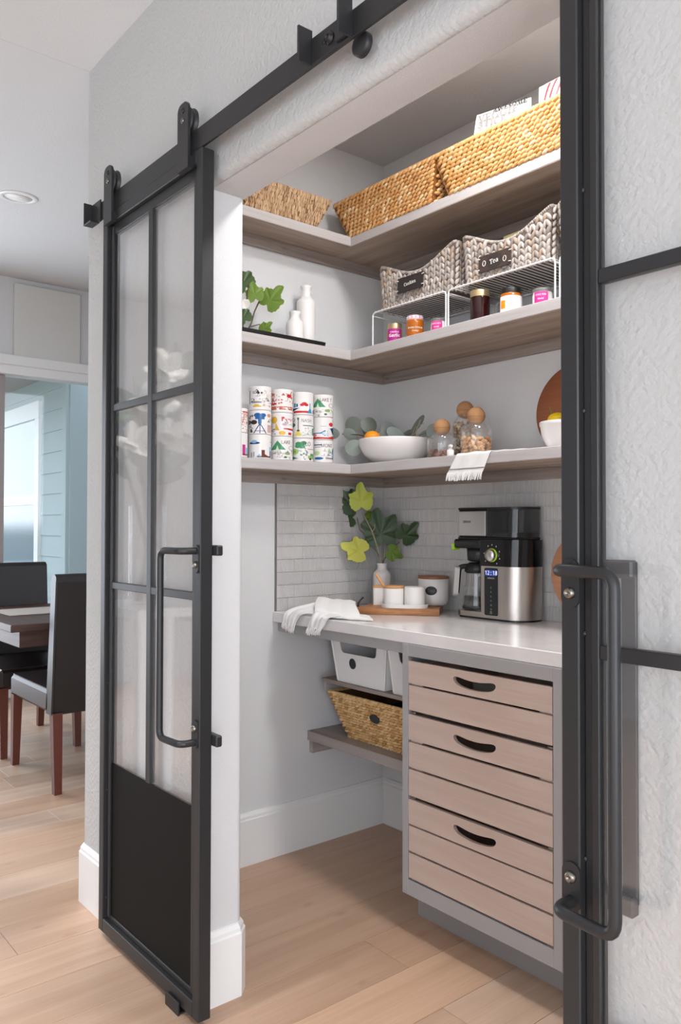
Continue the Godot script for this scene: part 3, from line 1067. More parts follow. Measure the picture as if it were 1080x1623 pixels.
# x0 is the door's left edge; flip = -1 puts the handle on the right stile pointing left, +1 on the left stile pointing right
func barn_door(x0: float, flip: float, label: String) -> void:
	var o := thing("barn_door", label, "door", Vector3(x0, 0, 0), "glazed black barn doors")
	var st := 0.045          # stile seen from the front, outer flange
	var fl := 0.030
	# frame: flange in front, body behind
	for s in [0, 1]:
		var xa := 0.0 if s == 0 else D_W - fl
		part(o, "stile", boxed(Vector3(xa, D_LO, DZ0), Vector3(xa + fl, D_HI, DZ1), 0.002), M.black)
		var xb := fl if s == 0 else D_W - fl - 0.026
		part(o, "glazing_bead", boxed(Vector3(xb, D_LO + 0.05, DZ0 + 0.004), Vector3(xb + 0.026, D_HI - 0.04, DZ1 - 0.013), 0.002), M.black)
		part(o, "bead_lip", boxed(Vector3(xb + (0.014 if s == 0 else 0.0), D_LO + 0.05, DZ0 + 0.006), Vector3(xb + (0.026 if s == 0 else 0.012), D_HI - 0.04, DZ1 - 0.009), 0.001), M.black)
	part(o, "top_rail", boxed(Vector3(fl, D_HI - 0.032, DZ0), Vector3(D_W - fl, D_HI, DZ1), 0.002), M.black)
	part(o, "top_bead", boxed(Vector3(fl, D_HI - 0.064, DZ0 + 0.004), Vector3(D_W - fl, D_HI - 0.032, DZ1 - 0.013), 0.002), M.black)
	part(o, "bottom_rail", boxed(Vector3(fl, D_LO, DZ0), Vector3(D_W - fl, D_LO + 0.04, DZ1), 0.002), M.black)
	part(o, "bottom_bead", boxed(Vector3(fl, D_LO + 0.04, DZ0 + 0.004), Vector3(D_W - fl, D_LO + 0.055, DZ1 - 0.013), 0.002), M.black)
	part(o, "lower_panel", boxed(Vector3(fl, D_LO + 0.04, 1.279), Vector3(D_W - fl, 0.528, 1.285), 0.001), M.black_panel)
	# glazing bars
	var gx0 := fl + 0.026
	var gx1 := D_W - fl - 0.026
	var mid := (gx0 + gx1) * 0.5
	var ys := [0.528, 1.046, 1.0665, 1.5785, 1.599, D_HI - 0.064]
	part(o, "muntin", boxed(Vector3(mid - 0.0125, 0.528, 1.274), Vector3(mid + 0.0125, D_HI - 0.064, 1.2915), 0.0015), M.black)
	part(o, "muntin", boxed(Vector3(gx0, ys[1], 1.275), Vector3(gx1, ys[2], 1.2905), 0.0015), M.black)
	part(o, "muntin", boxed(Vector3(gx0, ys[3], 1.275), Vector3(gx1, ys[4], 1.2905), 0.0015), M.black)
	for r in 3:
		for c in 2:
			var xa := gx0 - 0.002 if c == 0 else mid + 0.0124
			var xb := mid - 0.0124 if c == 0 else gx1 + 0.002
			part(o, "pane", boxed(Vector3(xa, ys[r * 2], 1.280), Vector3(xb, ys[r * 2 + 1], 1.285)), M.glass)
	# screws along the bead of the outer stile
	for k in 7:
		var b := MB.new()
		b.ball(Vector3.ZERO, Vector3(0.004, 0.004, 0.003), 10, 6)
		part(o, "screw", b.done(), M.black, Transform3D(Basis(), Vector3(fl + 0.001, 0.12 + k * 0.32, DZ1 - 0.012)))
	# hangers and wheels
	for hx in [0.0645, D_W - 0.075]:
		var strap := MB.new()
		var p := PackedVector2Array([Vector2(-0.0275, 2.14), Vector2(0.0275, 2.14), Vector2(0.0275, 2.292)])
		p.append_array(arc(Vector2(0.0075, 2.292), 0.02, 0, PI / 2))
		p.append_array(arc(Vector2(-0.0075, 2.292), 0.02, PI / 2, PI))
		p.append(Vector2(-0.0275, 2.292))
		strap.prism(p, 1.3085, 1.3155)
		strap.box(Vector3(0, 2.155, 1.305), Vector3(0.055, 0.03, 0.009))
		var hg := part(o, "hanger", strap.done(), M.black, at(hx, 0, 0))
		var w := MB.new()
		w.xf = Transform3D(Basis(Vector3(1, 0, 0), Vector3(0, 0, 1), Vector3(0, -1, 0)), Vector3(0, 2.2665, 1.2985))
		w.lathe([Vector2(0, -0.0095), Vector2(0.037, -0.0095), Vector2(0.0375, -0.0065), Vector2(0.0315, -0.004), Vector2(0.0315, 0.004), Vector2(0.0375, 0.0065), Vector2(0.037, 0.0095), Vector2(0, 0.0095)], 32)
		part(hg, "wheel", w.done(), M.black)
		for y in [2.2665, 2.292]:
			var bo := MB.new()
			bo.ball(Vector3(0, y, 1.316), Vector3(0.007, 0.007, 0.004), 12, 6)
			part(hg, "bolt", bo.done(), M.screw if y < 2.28 else M.black)
	# the offset pull handle in front
	var hxs := D_W - 0.018 if flip < 0 else 0.018
	var hy0 := 0.7
	var hy1 := 1.172
	var pts := fillet([Vector3(hxs, hy1, DZ1), Vector3(hxs, hy1, DZ1 + 0.043), Vector3(hxs + flip * 0.098, hy1, DZ1 + 0.049), Vector3(hxs + flip * 0.098, hy0, DZ1 + 0.049), Vector3(hxs, hy0, DZ1 + 0.043), Vector3(hxs, hy0, DZ1)], 0.022, 5)
	var hb := MB.new()
	hb.tube(pts, 0.0088, 14)
	var hn := part(o, "handle", hb.done(), M.black)
	for k in 2:
		var yy := hy1 - 0.02 if k == 0 else hy0 + 0.02
		var pl := MB.new()
		pl.prism(round_rect(0.03, 0.07, 0.0149, 8), 0, 0.004)
		part(hn, "handle_plate", pl.done(), M.black, at(hxs, yy, DZ1))
		var s := MB.new()
		s.xf = Transform3D(Basis(Vector3(1, 0, 0), Vector3(0, 0, 1), Vector3(0, -1, 0)), Vector3(0, 0, 0))
		s.lathe([Vector2(0.0085, -0.0005), Vector2(0.0085, 0.003), Vector2(0.006, 0.0065), Vector2(0.003, 0.007), Vector2(0.0025, 0.005), Vector2(0, 0.005)], 20)
		part(hn, "handle_screw", s.done(), M.screw, at(hxs, yy - (0.014 if k == 0 else -0.014), DZ1 + 0.004))
	# the flat pull on the rear face
	var bp := MB.new()
	bp.span(Vector3(hxs + flip * 0.062 - 0.0115, hy0 + 0.004, 1.249), Vector3(hxs + flip * 0.062 + 0.0115, hy1 + 0.012, 1.255), 0.001)
	var lo := minf(hxs - flip * 0.04, hxs + flip * 0.0735)
	var hi := maxf(hxs - flip * 0.04, hxs + flip * 0.0735)
	bp.span(Vector3(lo, hy1 - 0.012, 1.2485), Vector3(hi, hy1 + 0.014, 1.266), 0.003)
	bp.span(Vector3(lo, hy0 - 0.012, 1.2485), Vector3(hi, hy0 + 0.016, 1.266), 0.003)
	part(o, "rear_pull", bp.done(), M.black)


func build_doors() -> void:
	barn_door(0.1475, -1.0, "left black steel barn door with glass panes, slid open across the white wall's end")
	barn_door(1.8, 1.0, "right black steel barn door with glass panes, cut off by the photo's right edge")
	# track on spacers
	var t := thing("door_track", "long black steel bar track carrying both barn doors on rollers", "track", Vector3(0, 0, 0))
	part(t, "bar", boxed(Vector3(0.045, 2.181, 1.291), Vector3(3.6, 2.2352, 1.2985), 0.001), M.black)
	for x in [0.3, 0.58, 1.9, 2.5, 3.1]:
		var s := MB.new()
		s.xf = Transform3D(Basis(Vector3(1, 0, 0), Vector3(0, 0, 1), Vector3(0, -1, 0)), Vector3(x, 2.212, WALL_Z))
		s.lathe([Vector2(0.009, 0), Vector2(0.009, 0.047), Vector2(0, 0.047)], 20)
		part(t, "spacer", s.done(), M.black)
	# end stop at the left end
	var e := thing("track_stop", "black folded end stop on the left end of the door track", "door stop", Vector3(0.083, 2.208, 1.2985))
	part(e, "clamp", boxed(Vector3(-0.02, -0.034, 0), Vector3(0.045, 0.034, 0.005), 0.001), M.black)
	part(e, "stop_plate", boxed(Vector3(-0.024, -0.036, 0.004), Vector3(-0.019, 0.036, 0.03), 0.001), M.black)
	part(e, "lip", boxed(Vector3(-0.024, -0.036, 0.0), Vector3(0.03, -0.031, 0.03), 0.001), M.black)
	# centre stop: a slotted plate with two upright ears
	var c := thing("centre_stop", "black slotted centre stop with two upright ears on the door track", "door stop", Vector3(1.255, 2.208, 1.2985))
	part(c, "slot_plate", boxed(Vector3(-0.055, -0.0272, 0), Vector3(0.066, 0.0275, 0.004), 0.0008), M.black)
	part(c, "ear", boxed(Vector3(-0.062, -0.0272, 0.0), Vector3(-0.056, 0.046, 0.036), 0.001), M.black)
	part(c, "ear", boxed(Vector3(0.0655, -0.0272, 0.0), Vector3(0.0715, 0.054, 0.036), 0.001), M.black)
	part(c, "foot", boxed(Vector3(0.03, -0.022, 0.004), Vector3(0.0655, 0.012, 0.012), 0.001), M.black)
	part(c, "slot", boxed(Vector3(-0.018, -0.004, 0.0038), Vector3(0.012, 0.004, 0.0046)), M.gloss_black)
	var sc := MB.new()
	sc.xf = Transform3D(Basis(Vector3(1, 0, 0), Vector3(0, 0, 1), Vector3(0, -1, 0)), Vector3(0.006, 0.0, 0.004))
	sc.lathe([Vector2(0.013, 0), Vector2(0.013, 0.004), Vector2(0.0085, 0.005), Vector2(0.0085, 0.009), Vector2(0.004, 0.009), Vector2(0.004, 0.007), Vector2(0, 0.007)], 20)
	part(c, "bolt", sc.done(), M.soft_black)
	var dk := MB.new()
	dk.xf = Transform3D(Basis(Vector3(1, 0, 0), Vector3(0, 0, 1), Vector3(0, -1, 0)), Vector3(0.072, -0.033, -0.03))
	dk.lathe([Vector2(0.024, 0), Vector2(0.024, 0.012), Vector2(0.021, 0.014), Vector2(0, 0.014)], 28)
	part(c, "bumper", dk.done(), M.black)
	# floor guide under the left door
	var g := thing("floor_guide", "small black floor guide clipped under the left barn door", "door guide", Vector3(0.63, 0, 1.3))
	part(g, "clip", boxed(Vector3(-0.035, 0, 0.004), Vector3(0.035, 0.034, 0.009), 0.001), M.black)
	part(g, "base", boxed(Vector3(-0.03, 0, -0.04), Vector3(0.03, 0.004, 0.006), 0.001), M.black)
	part(g, "clip", boxed(Vector3(-0.035, 0, -0.041), Vector3(0.035, 0.034, -0.036), 0.001), M.black)


# ---------------------------------------------------------------- dining corner
func parson_chair(label: String, at_: Vector3, turn: float) -> void:
	# faces local -x, back at x = 0
	var o := thing("dining_chair", label, "chair", at_, "dark leather dining chairs", turn)
	var b := MB.new()
	var f := func(u: float, v: float) -> Vector3: return Vector3(0, 0, 0)
	# backrest: a tapering padded slab, slightly reclined
	var side := PackedVector2Array([Vector2(-0.085, 0.36), Vector2(-0.01, 0.36), Vector2(0.005, 0.5), Vector2(0.022, 0.75), Vector2(0.04, 0.975), Vector2(0.036, 1.0), Vector2(0.015, 1.012), Vector2(-0.01, 1.008), Vector2(-0.026, 0.99), Vector2(-0.045, 0.75), Vector2(-0.072, 0.5)])
	b.prism(side, -0.225, 0.225, true)
	part(o, "backrest", b.done(), M.leather_back)
	b = MB.new()
	var w := func(x: float) -> float: return 0.205 + 0.02 * (x / -0.6)
	for s in [-1.0, 1.0]:
		b = MB.new()
		b.tube([Vector3(-0.005, 0.37, s * 0.223), Vector3(0.008, 0.5, s * 0.224), Vector3(0.025, 0.75, s * 0.224), Vector3(0.04, 0.985, s * 0.222)], 0.006, 8)
		part(o, "piping", b.done(), M.leather_back)
	b = MB.new()
	b.box(Vector3(-0.33, 0.415, 0), Vector3(0.56, 0.11, 0.45), 0.018)
	var top := func(u: float, v: float) -> Vector3: return Vector3(-0.06 - 0.54 * u, 0.468 + 0.022 * sin(PI * u) * sin(PI * v), 0.212 - 0.424 * v)
	b.sheet(top, 10, 8, 0.006)
	part(o, "seat", b.done(), M.leather)
	for q in [[-0.02, 0.2, -0.015, 0.04], [-0.02, -0.2, -0.015, 0.04], [-0.58, 0.2, -0.03, 0.0], [-0.58, -0.2, -0.03, 0.0]]:
		var lg := MB.new()
		var a := 0.023
		var c := 0.017
		var x: float = q[0]
		var z: float = q[1]
		var dx: float = q[3] - 0.02
		lg.face([Vector3(x - a, 0.37, z - a), Vector3(x - a, 0.37, z + a), Vector3(x - c + dx, 0, z + c), Vector3(x - c + dx, 0, z - c)], Vector3(x, 0.2, z))
		lg.face([Vector3(x + a, 0.37, z - a), Vector3(x + a, 0.37, z + a), Vector3(x + c + dx, 0, z + c), Vector3(x + c + dx, 0, z - c)], Vector3(x, 0.2, z))
		lg.face([Vector3(x - a, 0.37, z - a), Vector3(x + a, 0.37, z - a), Vector3(x + c + dx, 0, z - c), Vector3(x - c + dx, 0, z - c)], Vector3(x, 0.2, z))
		lg.face([Vector3(x - a, 0.37, z + a), Vector3(x + a, 0.37, z + a), Vector3(x + c + dx, 0, z + c), Vector3(x - c + dx, 0, z + c)], Vector3(x, 0.2, z))
		lg.face([Vector3(x - c + dx, 0, z - c), Vector3(x + c + dx, 0, z - c), Vector3(x + c + dx, 0, z + c), Vector3(x - c + dx, 0, z + c)], Vector3(x, 0.2, z))
		part(o, "leg", lg.done(), M.chair_leg)


func build_dining() -> void:
	parson_chair("dark brown leather dining chair seen from behind, nearest the barn door", Vector3(-1.2, 0, 0.735), 0.0)
	parson_chair("dark brown leather dining chair facing the room across the table, at the photo's left edge", Vector3(-2.545, 0, 0.75), PI)
	var t := thing("dining_table", "dark brown wooden dining table between the two leather chairs", "table", Vector3(-1.95, 0, 0.15))
	part(t, "tabletop", boxed(Vector3(-0.5, 0.725, -1.0), Vector3(0.5, 0.76, 0.92), 0.003), M.table)
	part(t, "apron", boxed(Vector3(-0.44, 0.64, -0.94), Vector3(0.44, 0.725, 0.86), 0.003), M.table)
	for x in [-0.35, 0.35]:
		for z in [-0.8, 0.1]:
			part(t, "leg", boxed(Vector3(x - 0.04, 0, z - 0.04), Vector3(x + 0.04, 0.64, z + 0.04), 0.004), M.table)
	var m := MB.new()
	var sh := func(u: float, v: float) -> Vector3: return Vector3(-0.17 + 0.34 * v, 0.003 + 0.0008 * sin(u * 40.0) * sin(v * 31.0), 0.23 - 0.46 * u)
	m.sheet(sh, 30, 20, 0.004)
	single("placemat", m.done(), M.mat, "grey beige woven placemat lying on the dark dining table", "placemat", at(-2.02, 0.761, 0.72))
	# towards the other end, out of view behind the wall
	var lampm := mat("fff3df", 0.5)
	lampm.emission_enabled = true
	lampm.emission = Color("ffe2b8")
	lampm.emission_energy_multiplier = 3.0


# ---------------------------------------------------------------- baskets
func grain_mesh() -> Mesh:
	if not cache.has("grain"):
		var b := MB.new()
		b.ball(Vector3.ZERO, Vector3(0.5, 0.5, 0.5), 8, 6)
		cache["grain"] = b.done()
	return cache["grain"]


# w0, d0: bottom width and depth; w1, d1: top; h: height; style: pitch along a row, row height, strand length, strand thickness, tilt, alternate tilt
func basket(o: Node3D, w0: float, d0: float, w1: float, d1: float, h: float, style: Dictionary, tints: Array, liner: Material, dip := 0.0, shift := Vector2.ZERO) -> void:
	var tt := 0.006
	# height of the rim at fraction u along the long sides
	var rim := func(u: float, long_side: bool) -> float: return h - (dip * pow(sin(PI * u), 1.3) if long_side else 0.0)
	var corner := func(sx: float, sz: float, t: float) -> Vector3: return Vector3(sx * lerpf(w0, w1, t) / 2 + shift.x * t, h * t, sz * lerpf(d0, d1, t) / 2 + shift.y * t)
	var b := MB.new()
	for s in 4:
		var ca: Array = [[-1.0, 1.0], [1.0, 1.0], [1.0, -1.0], [-1.0, -1.0]][s]
		var cb: Array = [[1.0, 1.0], [1.0, -1.0], [-1.0, -1.0], [-1.0, 1.0]][s]
		var long_side := s % 2 == 0
		var f := func(u: float, v: float) -> Vector3:
			var t: float = v * (rim.call(u, long_side) - 0.004) / h
			return (corner.call(ca[0], ca[1], t) as Vector3).lerp(corner.call(cb[0], cb[1], t), u)
		b.sheet(f, 14, 4, tt)
	b.quad(corner.call(-1.0, -1.0, 0.01), corner.call(-1.0, 1.0, 0.01), corner.call(1.0, 1.0, 0.01), corner.call(1.0, -1.0, 0.01))
	part(o, "liner", b.done(), liner)
	var places := []
	var cols := []
	var rope := []
	for s in 4:
		var ca: Array = [[-1.0, 1.0], [1.0, 1.0], [1.0, -1.0], [-1.0, -1.0]][s]
		var cb: Array = [[1.0, 1.0], [1.0, -1.0], [-1.0, -1.0], [-1.0, 1.0]][s]
		var long_side := s % 2 == 0
		var rows := int(round(h / style.row))
		for r in rows:
			var t := (r + 0.5) / rows
			var a: Vector3 = corner.call(ca[0], ca[1], t)
			var e: Vector3 = corner.call(cb[0], cb[1], t)
			var n := int(round(a.distance_to(e) / style.pitch))
			var out := (e - a).normalized().cross(Vector3.UP) * -1.0
			var lean: Vector3 = ((corner.call(ca[0], ca[1], 1.0) as Vector3) + corner.call(cb[0], cb[1], 1.0)) * 0.5 - ((corner.call(ca[0], ca[1], 0.0) as Vector3) + corner.call(cb[0], cb[1], 0.0)) * 0.5
			var upv := lean.normalized()
			var along := (e - a).normalized()
			out = along.cross(upv).normalized()
			for i in n:
				var off := 0.5 + (0.5 if style.stagger and r % 2 == 1 else 0.0)
				var u := (i + off) / n
				if u > 1.0:
					continue
				var mg: float = style.length * 0.42 * absf(cos(style.tilt)) / a.distance_to(e)
				u = clampf(u, mg, 1.0 - mg)
				if r == rows - 1 and not style.get("full", true):
					continue
				if t * h > rim.call(u, long_side) - style.row * 0.45:
					continue
				var p: Vector3 = a.lerp(e, u) + out * (tt * 0.5 + style.thick * 0.26)
				var tilt: float = style.tilt + rng.randfn(0.0, style.get("wobble", 0.08))
				if style.alt and i % 2 == 1:
					tilt = PI - tilt
				var ax := along * cos(tilt) + upv * sin(tilt)
				var ay := out.cross(ax)
				var L: float = style.length * rng.randf_range(0.9, 1.12)
				var T: float = style.thick * rng.randf_range(0.88, 1.1)
				places.append(Transform3D(Basis(ax * L, ay * T, out * T * 0.9), p))
				var k := rng.randf()
				var c: Color = (tints[0] as Color).lerp(tints[1], k)
				if rng.randf() < style.get("odd", 0.1):
					c = tints[2]
				cols.append(c)
		# rim
		var m := int(round(lerpf(w0, w1, 1.0) / style.pitch)) if long_side else int(round(d1 / style.pitch))
		for i in m * 2:
			var u := (i + 0.5) / (m * 2)
			var t: float = rim.call(u, long_side) / h
			var p: Vector3 = (corner.call(ca[0], ca[1], t) as Vector3).lerp(corner.call(cb[0], cb[1], t), u)
			var u2: float = minf(u + 0.02, 1.0)
			var t2: float = rim.call(u2, long_side) / h
			var p2: Vector3 = (corner.call(ca[0], ca[1], t2) as Vector3).lerp(corner.call(cb[0], cb[1], t2), u2)
			var d: Vector3 = (p2 - p).normalized() if p2.distance_to(p) > 1e-5 else Vector3.RIGHT
			var side := d.cross(Vector3.UP).normalized()
			var ax := (d * cos(0.5) + Vector3.UP * sin(0.5)).normalized()
			var L: float = style.pitch * 0.95
			rope.append(Transform3D(Basis(ax * L, side.cross(ax) * style.rim, side * style.rim), p))
	swarm(o, "weave", grain_mesh(), M.weave, places, cols)
	var rc := []
	for i in rope.size():
		rc.append((tints[0] as Color).lerp(tints[1], rng.randf()))
	swarm(o, "rim", grain_mesh(), M.weave, rope, rc)


func lin(hex: String) -> Color:
	return Color(hex).srgb_to_linear()


func honey_style() -> Dictionary:
	return {"row": 0.0136, "pitch": 0.0225, "length": 0.030, "thick": 0.0134, "tilt": 0.42, "alt": false, "stagger": true, "rim": 0.013, "odd": 0.08}


func grey_style() -> Dictionary:
	return {"row": 0.0215, "pitch": 0.0135, "length": 0.033, "thick": 0.0145, "tilt": 1.12, "alt": true, "stagger": false, "rim": 0.014, "odd": 0.15}


func build_top_shelf() -> void:
	var honey := [lin("c98f50"), lin("dfb47c"), lin("e8ca9c")]
	var h := 0.145
	var a := thing("woven_basket", "honey coloured woven basket at the inner corner of the top shelf", "basket", Vector3(0.362, S1, 0.19), "large honey baskets on the top shelf")
	basket(a, 0.44, 0.225, 0.555, 0.265, h, honey_style(), honey, M.liner_honey, 0.0, Vector2(-0.02, 0.0))
	var b := thing("woven_basket", "honey coloured woven basket holding snack bags, at the right of the top shelf", "basket", Vector3(0.885, S1, 0.19), "large honey baskets on the top shelf")
	basket(b, 0.44, 0.225, 0.55, 0.265, h, honey_style(), honey, M.liner_honey)
	# rope handles on the ends
	var s := thing("seagrass_basket", "small brown seagrass basket on the left arm of the top shelf", "basket", Vector3(0.088, S1, 0.63))
	var straw := [lin("a98560"), lin("d9bb95"), lin("84603f")]
	basket(s, 0.115, 0.31, 0.155, 0.42, 0.105, {"row": 0.0185, "pitch": 0.0037, "length": 0.026, "thick": 0.0042, "tilt": 1.5, "alt": false, "stagger": true, "rim": 0.009, "odd": 0.15, "wobble": 0.2}, straw, M.liner_straw)
	# snack bags
	var g := thing("snack_bag", "white crinkled snack bag printed with dark letters, standing in the right honey basket", "snack bag", Vector3(0.835, S1 + 0.052, 0.265))
	var mb := MB.new()
	mb.xf = Transform3D(Basis(Vector3.UP, 0.25) * Basis(Vector3.RIGHT, -0.2), Vector3.ZERO)
	mb.sheet(pillow(0.2, 0.215, 0.03, 1.0), 18, 14, 0.001)
	mb.sheet(pillow(0.2, 0.215, 0.03, -1.0), 18, 14, 0.001)
	part(g, "bag", mb.done(), mat("e8e6e4", 0.35))
	var tr := Basis(Vector3.UP, 0.25) * Basis(Vector3.RIGHT, -0.2)
	part(g, "lettering", lettering("AWESOME", 0.022, 0.001, 0.0, 0.0, "Droid Serif", 700), M.sticker, Transform3D(tr, tr * Vector3(0.03, 0.198, 0.0155)))
	part(g, "lettering", lettering("VEGGIE", 0.036, 0.001, 0.0, 0.0, "Droid Serif", 700), mat("8f8b88", 0.5), Transform3D(tr, tr * Vector3(-0.005, 0.172, 0.0262)))
	part(g, "lettering", lettering("STICKS", 0.034, 0.001, 0.0, 0.0, "Droid Serif", 700), mat("8f8b88", 0.5), Transform3D(tr, tr * Vector3(-0.01, 0.146, 0.0318)))
	var g2 := thing("snack_bag", "white bag with red stripes at the right end of the right honey basket", "snack bag", Vector3(1.07, S1 + 0.04, 0.262))
	mb = MB.new()
	mb.sheet(pillow(0.15, 0.2, 0.03, 1.0), 18, 14, 0.001)
	mb.sheet(pillow(0.15, 0.2, 0.03, -1.0), 18, 14, 0.001)
	part(g2, "bag", mb.done(), mat("ece9e7", 0.35))
	for k in 5:
		var sb := MB.new()
		var off := -0.055 + k * 0.026
		var strip := func(u: float, v: float) -> Vector3:
			var x := off + 0.02 * u + v * 0.007
			var y := 0.1 + 0.095 * u
			return Vector3(x, y, 0.0016 + 0.03 * sin(PI * clampf((x + 0.075) / 0.15, 0.0, 1.0)) * pow(sin(PI * y / 0.2), 0.7))
		sb.sheet(strip, 10, 1, 0.001)
		part(g2, "stripe", sb.done(), M.red)


# half of a puffed bag
func pillow(w: float, h: float, d: float, side: float) -> Callable:
	return func(u: float, v: float) -> Vector3:
		var x := (u - 0.5) * w * (1.0 - 0.03 * sin(PI * v) - 0.16 * pow(v, 4.0)) + 0.012 * v * v
		var z := d * pow(maxf(sin(PI * u), 0.0), 0.6) * pow(maxf(sin(PI * v), 0.0), 0.7) + 0.0015 * sin(u * 21.0) * sin(v * 9.0) * sin(PI * v)
		return Vector3(x * side, h * v, z * side)


# ---------------------------------------------------------------- middle shelf
# a jar turned on the lathe: r radius, h height; parts body, lid, label
func jar(called: String, label: String, x: float, z: float, r: float, h: float, lid_h: float, body: Material, lid_m: Material, neck := 0.88) -> Node3D:
	var o := thing(called, label, "jar", Vector3(x, S2, z), "jars under the wire rack")
	var b := MB.new()
	var bh := h - lid_h
	b.lathe([Vector2(0, 0.001), Vector2(r * 0.86, 0), Vector2(r * 0.97, 0.004), Vector2(r, 0.01), Vector2(r, bh - 0.014), Vector2(r * 0.97, bh - 0.007), Vector2(r * neck, bh), Vector2(0, bh)], 36)
	part(o, "glass_body", b.done(), body)
	b = MB.new()
	var lr := r * (neck + 0.05)
	b.lathe([Vector2(lr, bh - 0.004), Vector2(lr, h - 0.003), Vector2(lr * 0.97, h), Vector2(lr * 0.9, h), Vector2(lr * 0.88, h - 0.0015), Vector2(0, h - 0.0015)], 40)
	part(o, "lid", b.done(), lid_m)
	return o


# a paper label round a jar from angle a0 to a1
func wrap_label(o: Node3D, called: String, r: float, y0: float, y1: float, a0: float, a1: float, m: Material) -> void:
	var b := MB.new()
	var f := func(u: float, v: float) -> Vector3:
		var a := lerpf(a0, a1, u)
		return Vector3(cos(a) * (r + 0.0006), lerpf(y0, y1, v), -sin(a) * (r + 0.0006))
	b.sheet(f, 24, 1, 0.0006)
	part(o, called, b.done(), m)


const VIEW_A := -0.72      # angle (about y, from +x towards -z) that faces the camera from the right-hand shelves


func build_middle_shelf() -> void:
	# wire racks
	var xs := [[0.235, 0.615, "first white wire rack from the corner on the middle shelf"], [0.622, 1.06, "second white wire rack from the corner, under the tea basket"], [1.073, 1.5, "third white wire rack from the corner, cut off by the barn door"]]
	for q in xs:
		var o := thing("wire_rack", q[2], "rack", Vector3(q[0], S2, 0), "white wire racks on the middle shelf")
		var w: float = q[1] - q[0]
		var top := 0.134
		var n := int(round(w / 0.0185))
		var wire := MB.new()
		wire.tube([Vector3(0, 0, 0.02), Vector3(0, 0, 0.275)], 0.0016, 6)
		var wm := wire.done()
		for i in range(1, n):
			part(o, "wire", wm, M.wire, at(w * i / n, top + 0.0035, 0))
		for z in [0.02, 0.272]:
			var b := MB.new()
			b.tube(fillet([Vector3(0.002, 0.002, z), Vector3(0.002, top, z), Vector3(w - 0.002, top, z), Vector3(w - 0.002, 0.002, z)], 0.016, 5), 0.0031, 10)
			part(o, "leg_frame", b.done(), M.wire)
		for x in [0.004, w - 0.004]:
			var b := MB.new()
			b.tube([Vector3(x, top - 0.012, 0.02), Vector3(x, top - 0.012, 0.272)], 0.0025, 8)
			part(o, "side_bar", b.done(), M.wire)
	# grey braided baskets on the racks
	var grey := [lin("8c837c"), lin("bcb3aa"), lin("a48f7b")]
	var y := S2 + 0.1395
	var hh := 0.165
	var specs := [[0.449, 0.352, "grey braided basket tagged Cookies, nearest the corner on the wire rack"], [0.856, 0.332, "grey braided basket tagged Tea, in the middle of the wire racks"], [1.245, 0.345, "grey braided basket on the wire rack, cut off by the right barn door"]]
	var i := 0
	for q in specs:
		var o := thing("braided_basket", q[2], "basket", Vector3(q[0], y, 0.15), "grey braided baskets on the wire racks")
		basket(o, q[1], 0.185, q[1] + 0.02, 0.2, hh, grey_style(), grey, M.liner_grey, 0.058)
		if i < 2:
			var tg := MB.new()
			tg.box(Vector3.ZERO, Vector3(0.132, 0.056, 0.004), 0.001)
			var tt := part(o, "tag", tg.done(), M.chalk if i == 0 else M.tag_wood, Transform3D(Basis(Vector3.RIGHT, -0.06), Vector3(-0.02 if i == 0 else -0.04, 0.068 if i == 0 else 0.05, 0.1125 if i == 0 else 0.110)))
			for sx in [-1.0, 1.0]:
				for sy in [-1.0, 1.0]:
					var tie := MB.new()
					tie.tube([Vector3(sx * 0.06, sy * 0.018, 0.003), Vector3(sx * 0.07, sy * 0.019, 0.0035)], 0.0017, 6)
					part(tt, "tie", tie.done(), M.chalk_text)
			if i == 1:
				var ov := MB.new()
				ov.prism(ellipse(0.032, 0.023), 0.002, 0.0026)
				part(tt, "chalk_oval", ov.done(), M.chalk)
				var lf := MB.new()
				for e in [[-0.042, 0.0], [0.043, -0.004]]:
					var ring := []
					for k in 14:
						ring.append(Vector3(e[0] + 0.006 * cos(TAU * k / 14), e[1] + 0.009 * sin(TAU * k / 14), 0.0026))
					lf.tube(ring, 0.0011, 6, true)
				part(tt, "chalk_flourish", lf.done(), M.chalk_text)
			part(tt, "lettering", lettering("Cookies" if i == 0 else "Tea", 0.0165 if i == 0 else 0.021, 0.0008, 0.0, 0.0, "Droid Serif"), M.chalk_text, Transform3D(Basis(Vector3.BACK, 0.06), Vector3(0, -0.001, 0.003)))
		i += 1
	var box := MB.new()
	box.box(Vector3.ZERO, Vector3(0.13, 0.14, 0.06), 0.002)
	single("tea_box", box.done(), mat("d9c98f", 0.5), "pale yellow tea box poking out of the Tea basket", "box", Transform3D(Basis(Vector3.BACK, 0.04), Vector3(0.87, y + 0.078, 0.17)))
	# jars under the racks
	var z := 0.245
	var j := jar("spice_jar", "small jar with pink garlic label and brass lid, first from the corner", 0.328, z, 0.029, 0.078, 0.016, M.garlic, M.gold_lid, 0.9)
	wrap_label(j, "paper_label", 0.0292, 0.006, 0.056, VIEW_A - 1.0, VIEW_A + 0.9, M.magenta)
	part(j, "lettering", lettering("Garlic", 0.016, 0.0005, 0.0303, VIEW_A - 0.05, "Droid Sans", 700), M.paper, Transform3D(Basis(), Vector3(0, 0.031, 0)))
	part(j, "lettering", lettering("Crushed", 0.009, 0.0005, 0.0303, VIEW_A - 0.05, "Droid Sans", 700), mat("f3c3dd", 0.5), Transform3D(Basis(), Vector3(0, 0.044, 0)))
	j = jar("jam_jar", "amber marmalade jar with red and white checked lid, second from the corner", 0.435, z, 0.032, 0.086, 0.013, M.jam_orange, M.lid_pink, 0.86)
